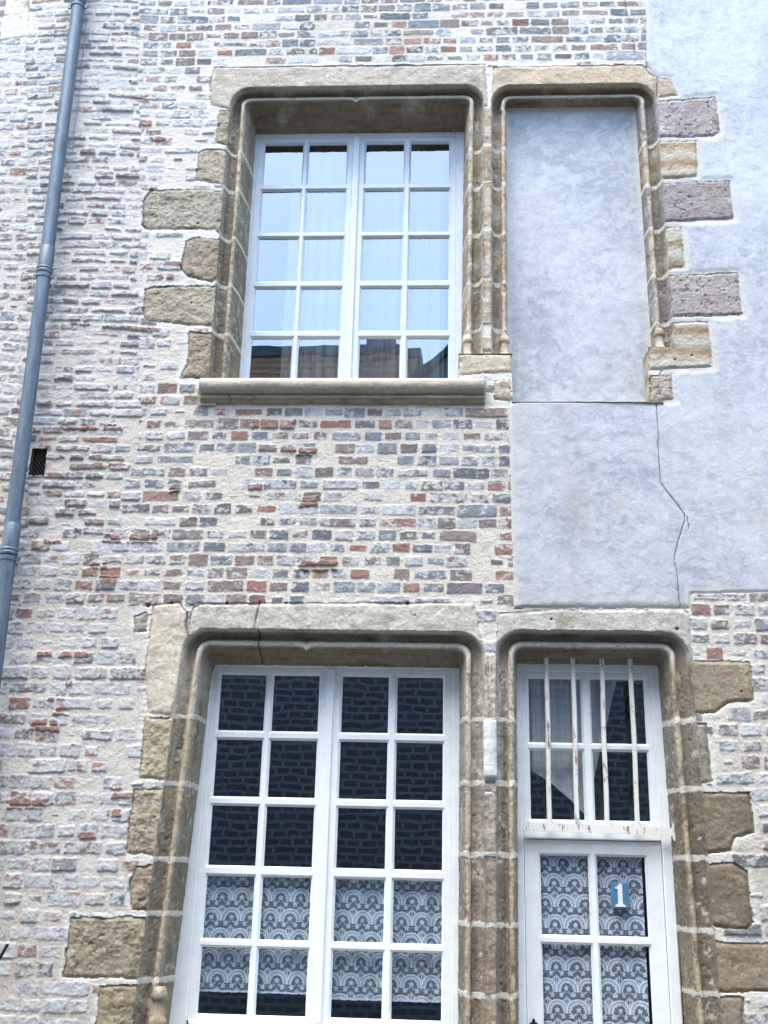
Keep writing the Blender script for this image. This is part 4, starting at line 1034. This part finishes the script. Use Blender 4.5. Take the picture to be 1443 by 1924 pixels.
for (ex_, ez_) in ((xr1, zr1), (xr0, zr0)):
    mb = MB(); oo = []
    for t in np.linspace(0, 2*math.pi, 16, endpoint=False): oo.append((ex_+.013*math.cos(t), ez_+(.042 if math.sin(t) >= 0 else .046)*math.sin(t)))
    mb.prism(oo, yb-.020, yb-.011); mb.build('end_plate', M_iron, gr)

# ------------------------------------------------------------------ house number
hx, hz = PX(1165, 1682, dT+.012); pw, ph_ = .045, .061
num = empty('house_number', (float(hx), dT+.012, float(hz))); prop(num, 'small blue house number plate with a white 1 on the door pane', 'house number')
M_blue = paint_mat('blue_enamel', C(86, 134, 172), .35, .15, scale=30)
M_num = paint_mat('white_enamel', C(244, 246, 250), .3, .03)
mb = MB(); mb.cbox(-pw, pw, 0, .008, -ph_, ph_, .002); mb.build('plate', M_blue, num)
one = [(-.030, -.056), (.030, -.056), (.030, -.049), (.022, -.046), (.014, -.040), (.013, .056), (-.002, .056), (-.008, .048), (-.018, .040), (-.028, .037), (-.028, .030), (-.013, .031), (-.013, -.040), (-.022, -.046), (-.030, -.049)]
mb = MB(); mb.prism([(a*.85, b_*.98) for a, b_ in one], -.006, -.0005); mb.build('digit', M_num, num)

# ------------------------------------------------------------------ rainwater pipe
yp = -.115
xp0, zp0 = PX(148, 0, yp); xp1, zp1 = PX(3, 1150, yp); xpm = float((xp0+xp1)/2)
sl_ = float((xp0-xp1)/(zp0-zp1))
def pxx(z): return float(xp1)+sl_*(z-float(zp1))
pipe = empty('drainpipe', (0, 0, 0)); prop(pipe, 'blue-grey zinc rainwater pipe running down the brick wall', 'drainpipe')
rp = .040
joints = [zat(1040, 14, yp), zat(512, 90, yp), zat(6, 150, yp)]
segs = [.1]+joints+[8.9]
for a, b_ in zip(segs[:-1], segs[1:]):
    mb = MB(); zz = np.linspace(a+.002, b_+(.0 if b_ > 8 else .14), 40); 
    mb.tube([(pxx(z)+.0012*math.sin(z*3), yp+.001*math.sin(z*5), z) for z in zz if z <= b_+.0], rp, 20); mb.build('pipe_section', M_zinc, pipe, True)
for z in joints:
    mb = MB(); x_ = pxx(z)
    mb.lathe(x_, yp, [(rp+.0005, z-.012), (rp+.006, z-.010), (rp+.0085, z-.003), (rp+.0085, z+.004), (rp+.005, z+.009), (rp+.006, z+.013), (rp+.009, z+.018), (rp+.008, z+.024), (rp+.004, z+.028), (rp+.0035, z+.16), (rp+.0005, z+.165)], 20)
    mb.build('collar', M_zinc, pipe, True)
    mb = MB(); mb.lathe(x_, yp, [(rp+.0015, z-.040), (rp+.005, z-.040), (rp+.005, z-.016), (rp+.0015, z-.016)], 20); mb.tube([(x_, yp+rp, z-.028), (x_+.004, .03, z-.028)], .008, 8)
    for s in (-1, 1): mb.box(x_+s*(rp+.012)-.010, x_+s*(rp+.012)+.010, yp-.006, yp+.006, z-.042, z-.014)
    mb.build('bracket', M_zinc, pipe, True)
# thin blue cord beside the pipe
M_cord = paint_mat('faded_blue_cord', C(140, 140, 190), .7, .2)
cpts = [(163, 22), (162, 60), (157, 110), (152, 160), (148, 200), (141, 240), (137, 290)]
mb = MB(); mb.tube([(float(PX(a, b_, -.03)[0]), -.045, float(PX(a, b_, -.03)[1])) for a, b_ in cpts], .0022, 6)
co = mb.build('cord', M_cord, None, True); prop(co, 'thin faded blue cord hanging on the wall just right of the drainpipe', 'cord')

# ------------------------------------------------------------------ vent
vent = empty('air_vent', (float(vx0+vx1)/2, 0, float(vz0))); prop(vent, 'small dark air vent with wire mesh set in the brick wall right of the drainpipe', 'air vent')
w_, h_ = float(vx1-vx0)/2, float(vz1-vz0)
M_hole = paint_mat('dark_cavity', (.012, .011, .010), .95, .3)  # near-black lining of the vent recess
M_wire = paint_mat('rusty_wire', C(96, 84, 78), .6, .4)
mb = MB(); mb.add([(-w_-.006, -.004, -.006), (w_+.006, -.004, -.006), (w_+.006, -.004, h_+.006), (-w_-.006, -.004, h_+.006), (-w_-.006, .12, -.006), (w_+.006, .12, -.006), (w_+.006, .12, h_+.006), (-w_-.006, .12, h_+.006)], [(4, 5, 6, 7), (0, 1, 5, 4), (1, 2, 6, 5), (2, 3, 7, 6), (3, 0, 4, 7)])
mb.build('cavity', M_hole, vent)
mb = MB(); dsp = .021
for k in range(-12, 22):
    for sgn in (1, -1):
        # diagonal wires clipped to the opening
        pts = []
        for t in np.linspace(-.4, .5, 120):
            x_, z_ = -w_+k*dsp+t*sgn*.75, t
            if -w_ <= x_ <= w_ and 0 <= z_ <= h_: pts.append((x_, .014+sgn*.001, z_))
        if len(pts) > 2: mb.tube([pts[0], pts[-1]], .0014, 4)
mb.build('wire_mesh', M_wire, vent)
fm = MB(); fm.box(-w_, -w_+.005, .006, .02, 0, h_); fm.box(w_-.005, w_, .006, .02, 0, h_); fm.box(-w_+.005, w_-.005, .006, .02, 0, .005); fm.box(-w_+.005, w_-.005, .006, .02, h_-.005, h_); fm.build('frame', M_wire, vent)

# ------------------------------------------------------------------ black rod at the left edge
yr = -.22
a0 = PX(15, 1773, yr); a1 = PX(-60, 1905, yr)
rod = empty('metal_rod', (float(a0[0]), yr, float(a0[1]))); prop(rod, 'black metal rod with a bright tip jutting in at the lower left edge', 'metal rod')
dx_, dz_ = float(a1[0]-a0[0]), float(a1[1]-a0[1])
mb = MB(); mb.tube([(0, 0, 0), (dx_, .0, dz_), (dx_-.02, .24, dz_-.02)], .0075, 12); mb.build('shaft', M_dark, rod, True)
M_tip = paint_mat('bright_steel_tip', (.85, .85, .85), .25, .05)
t_ = nrm([-dx_, 0, -dz_])*.010
mb = MB(); mb.tube([(0, 0, 0), tuple(t_*.6), tuple(t_)], [.0082, .0075, .003], 12); mb.build('tip', M_tip, rod, True)

# ------------------------------------------------------------------ across the street (seen mirrored in the panes)
YO = -6.1; MD = 2*.267-YO          # mirrored depth
def MX(px_, py_, extra=0.0):
    x_, z_ = PX(px_, py_, MD+extra); return float(x_), YO-extra, float(z_)
xe = MX(772, 690)[0]; zc0 = MX(560, 706)[2]; zc1 = MX(560, 684)[2]
opp = empty('opposite_house', (0, YO, 0)); prop(opp, 'brick house across the street with a cream cornice and slate roof, mirrored in the panes', 'house')
zl2 = MX(800, 745)[2]
mb = MB(); mb.box(-11, xe, -6, 0, 0, zc0); mb.box(xe, 11, -6, 0, 0, zl2); mb.build('wall', M_brick_op, opp)
mb = MB(); mb.box(xe+.002, 11.05, -6, .06, zl2+.002, zl2+.08); mb.build('coping', M_slate, opp)
mb = MB(); mb.box(-11.02, xe+.02, .001, .035, zc0-1.3, zc0-.002); mb.build('frieze', paint_mat('pink_render', (.74, .46, .38), .85, .2), opp)
M_cream = paint_mat('cream_cornice', (.88, .70, .54), .7, .2)
mb = MB(); mb.box(-11.1, xe+.05, -.01, .06, zc0, zc0+(zc1-zc0)*.4); mb.box(-11.1, xe+.09, -.01, .13, zc0+(zc1-zc0)*.4+.002, zc0+(zc1-zc0)*.75); mb.box(-11.1, xe+.12, -.01, .2, zc0+(zc1-zc0)*.75+.002, zc1); mb.build('cornice', M_cream, opp)
mb = MB(); mb.add([(-11.2, .26, zc1+.002), (xe+.15, .26, zc1+.002), (xe+.15, -3, zc1+1.3), (-11.2, -3, zc1+1.3), (xe+.15, -6.2, zc1+.002), (-11.2, -6.2, zc1+.002), (-11.2, .26, zc1+.12), (xe+.15, .26, zc1+.12)], [(6, 7, 2, 3), (3, 2, 4, 5), (0, 1, 7, 6), (0, 5, 4, 1), (0, 6, 3, 5), (1, 4, 2, 7)]); mb.build('roof', M_slate, opp)
c0, c1 = MX(714, 640)[0], MX(752, 640)[0]; ct_ = MX(730, 655, -.3)[2]; 
mb = MB(); mb.box(c0, c1, -.45, .26, zc0+.10, ct_); mb.build('chimney', M_brick_red, opp)
mb = MB(); mb.box(c0-.06, c1+.06, -.50, .32, ct_+.002, ct_+.10); mb.build('chimney_cap', M_slate, opp)
# gabled neighbour further along, green bargeboard
g0 = MX(775, 715, 1.0); g1 = MX(850, 655, 1.0); gap = MX(960, 560, 1.0)
nb = empty('gabled_house', (0, g0[1], 0)); prop(nb, 'pale gabled house across the street with green bargeboards, mirrored in the upper right pane', 'house')
xr_ = gap[0]+(gap[0]-g0[0])
mb = MB(); mb.prism([(xe+.4, 0), (12, 0), (12, g0[2]-.1), (xr_, g0[2]-.1), (gap[0], gap[2]-.1), (g0[0], g0[2]-.1), (xe+.4, g0[2]-.25)], -6, 0); mb.build('wall', paint_mat('pale_render', C(190, 196, 204), .9, .12), nb)
mb = MB(); mb.add([(g0[0]-.15, .15, g0[2]-.13), (gap[0], .15, gap[2]), (xr_+.15, .15, g0[2]-.13), (g0[0]-.15, -6, g0[2]-.13), (gap[0], -6, gap[2]), (xr_+.15, -6, g0[2]-.13), (g0[0]-.15, .15, g0[2]-.25), (gap[0], .15, gap[2]-.14), (xr_+.15, .15, g0[2]-.25)], [(0, 3, 4, 1), (1, 4, 5, 2), (0, 1, 7, 6), (1, 2, 8, 7)]); mb.build('roof', paint_mat('green_bargeboard', C(66, 96, 92), .6, .2), nb)

# ground
M_street = paint_mat('worn_paving', (.14, .135, .13), .9, .3, scale=6)
mb = MB(); mb.add([(-60, -60, 0), (60, -60, 0), (60, 60, 0), (-60, 60, 0)], [(0, 1, 2, 3)]); st_o = mb.build('street', M_street); prop(st_o, kind='structure')

# ------------------------------------------------------------------ light
EL, AZ = 66, 0
w = bpy.data.worlds.new('World'); scene.world = w; w.use_nodes = True; nt = w.node_tree
sky = nt.nodes.new('ShaderNodeTexSky'); sky.sky_type = 'NISHITA'; sky.sun_disc = False
bg = nt.nodes['Background']; bg.inputs[1].default_value = .15; nt.links.new(sky.outputs[0], bg.inputs[0])
sd = np.array([-.35, -.9, 0]); sd = np.array([sd[0]/np.hypot(*sd[:2])*math.cos(math.radians(EL)), sd[1]/np.hypot(*sd[:2])*math.cos(math.radians(EL)), math.sin(math.radians(EL))])
sky.sun_elevation = math.radians(EL); sky.sun_rotation = math.atan2(sd[0], sd[1])
sky.air_density = 1.0; sky.dust_density = 1.6; sky.ozone_density = 1.0
from mathutils import Vector, Matrix
su = bpy.data.lights.new('sun', 'SUN'); su.energy = .85; su.angle = math.radians(38); su.color = (1, .97, .93)
so = bpy.data.objects.new('sun', su); col.objects.link(so); so.rotation_euler = Vector(sd).to_track_quat('Z', 'Y').to_euler(); so.location = (0, 0, 12)

cam = bpy.data.cameras.new('camera'); cam.sensor_fit = 'HORIZONTAL'; cam.sensor_width = 36; cam.lens = F/1443*36; cam.clip_end = 500; cam.clip_start = .05
cm = bpy.data.objects.new('camera', cam); col.objects.link(cm)
right = np.array([Rr[0], N[0], U[0]]); down = np.array([Rr[1], N[1], U[1]]); fwd = np.array([Rr[2], N[2], U[2]])
M = Matrix(((right[0], -down[0], -fwd[0], 0), (right[1], -down[1], -fwd[1], -DIST), (right[2], -down[2], -fwd[2], CAMZ), (0, 0, 0, 1)))
cm.matrix_world = M; scene.camera = cm
scene.view_settings.view_transform = 'Standard'; scene.view_settings.look = 'None'; scene.view_settings.gamma = 1; scene.view_settings.exposure = 2.2
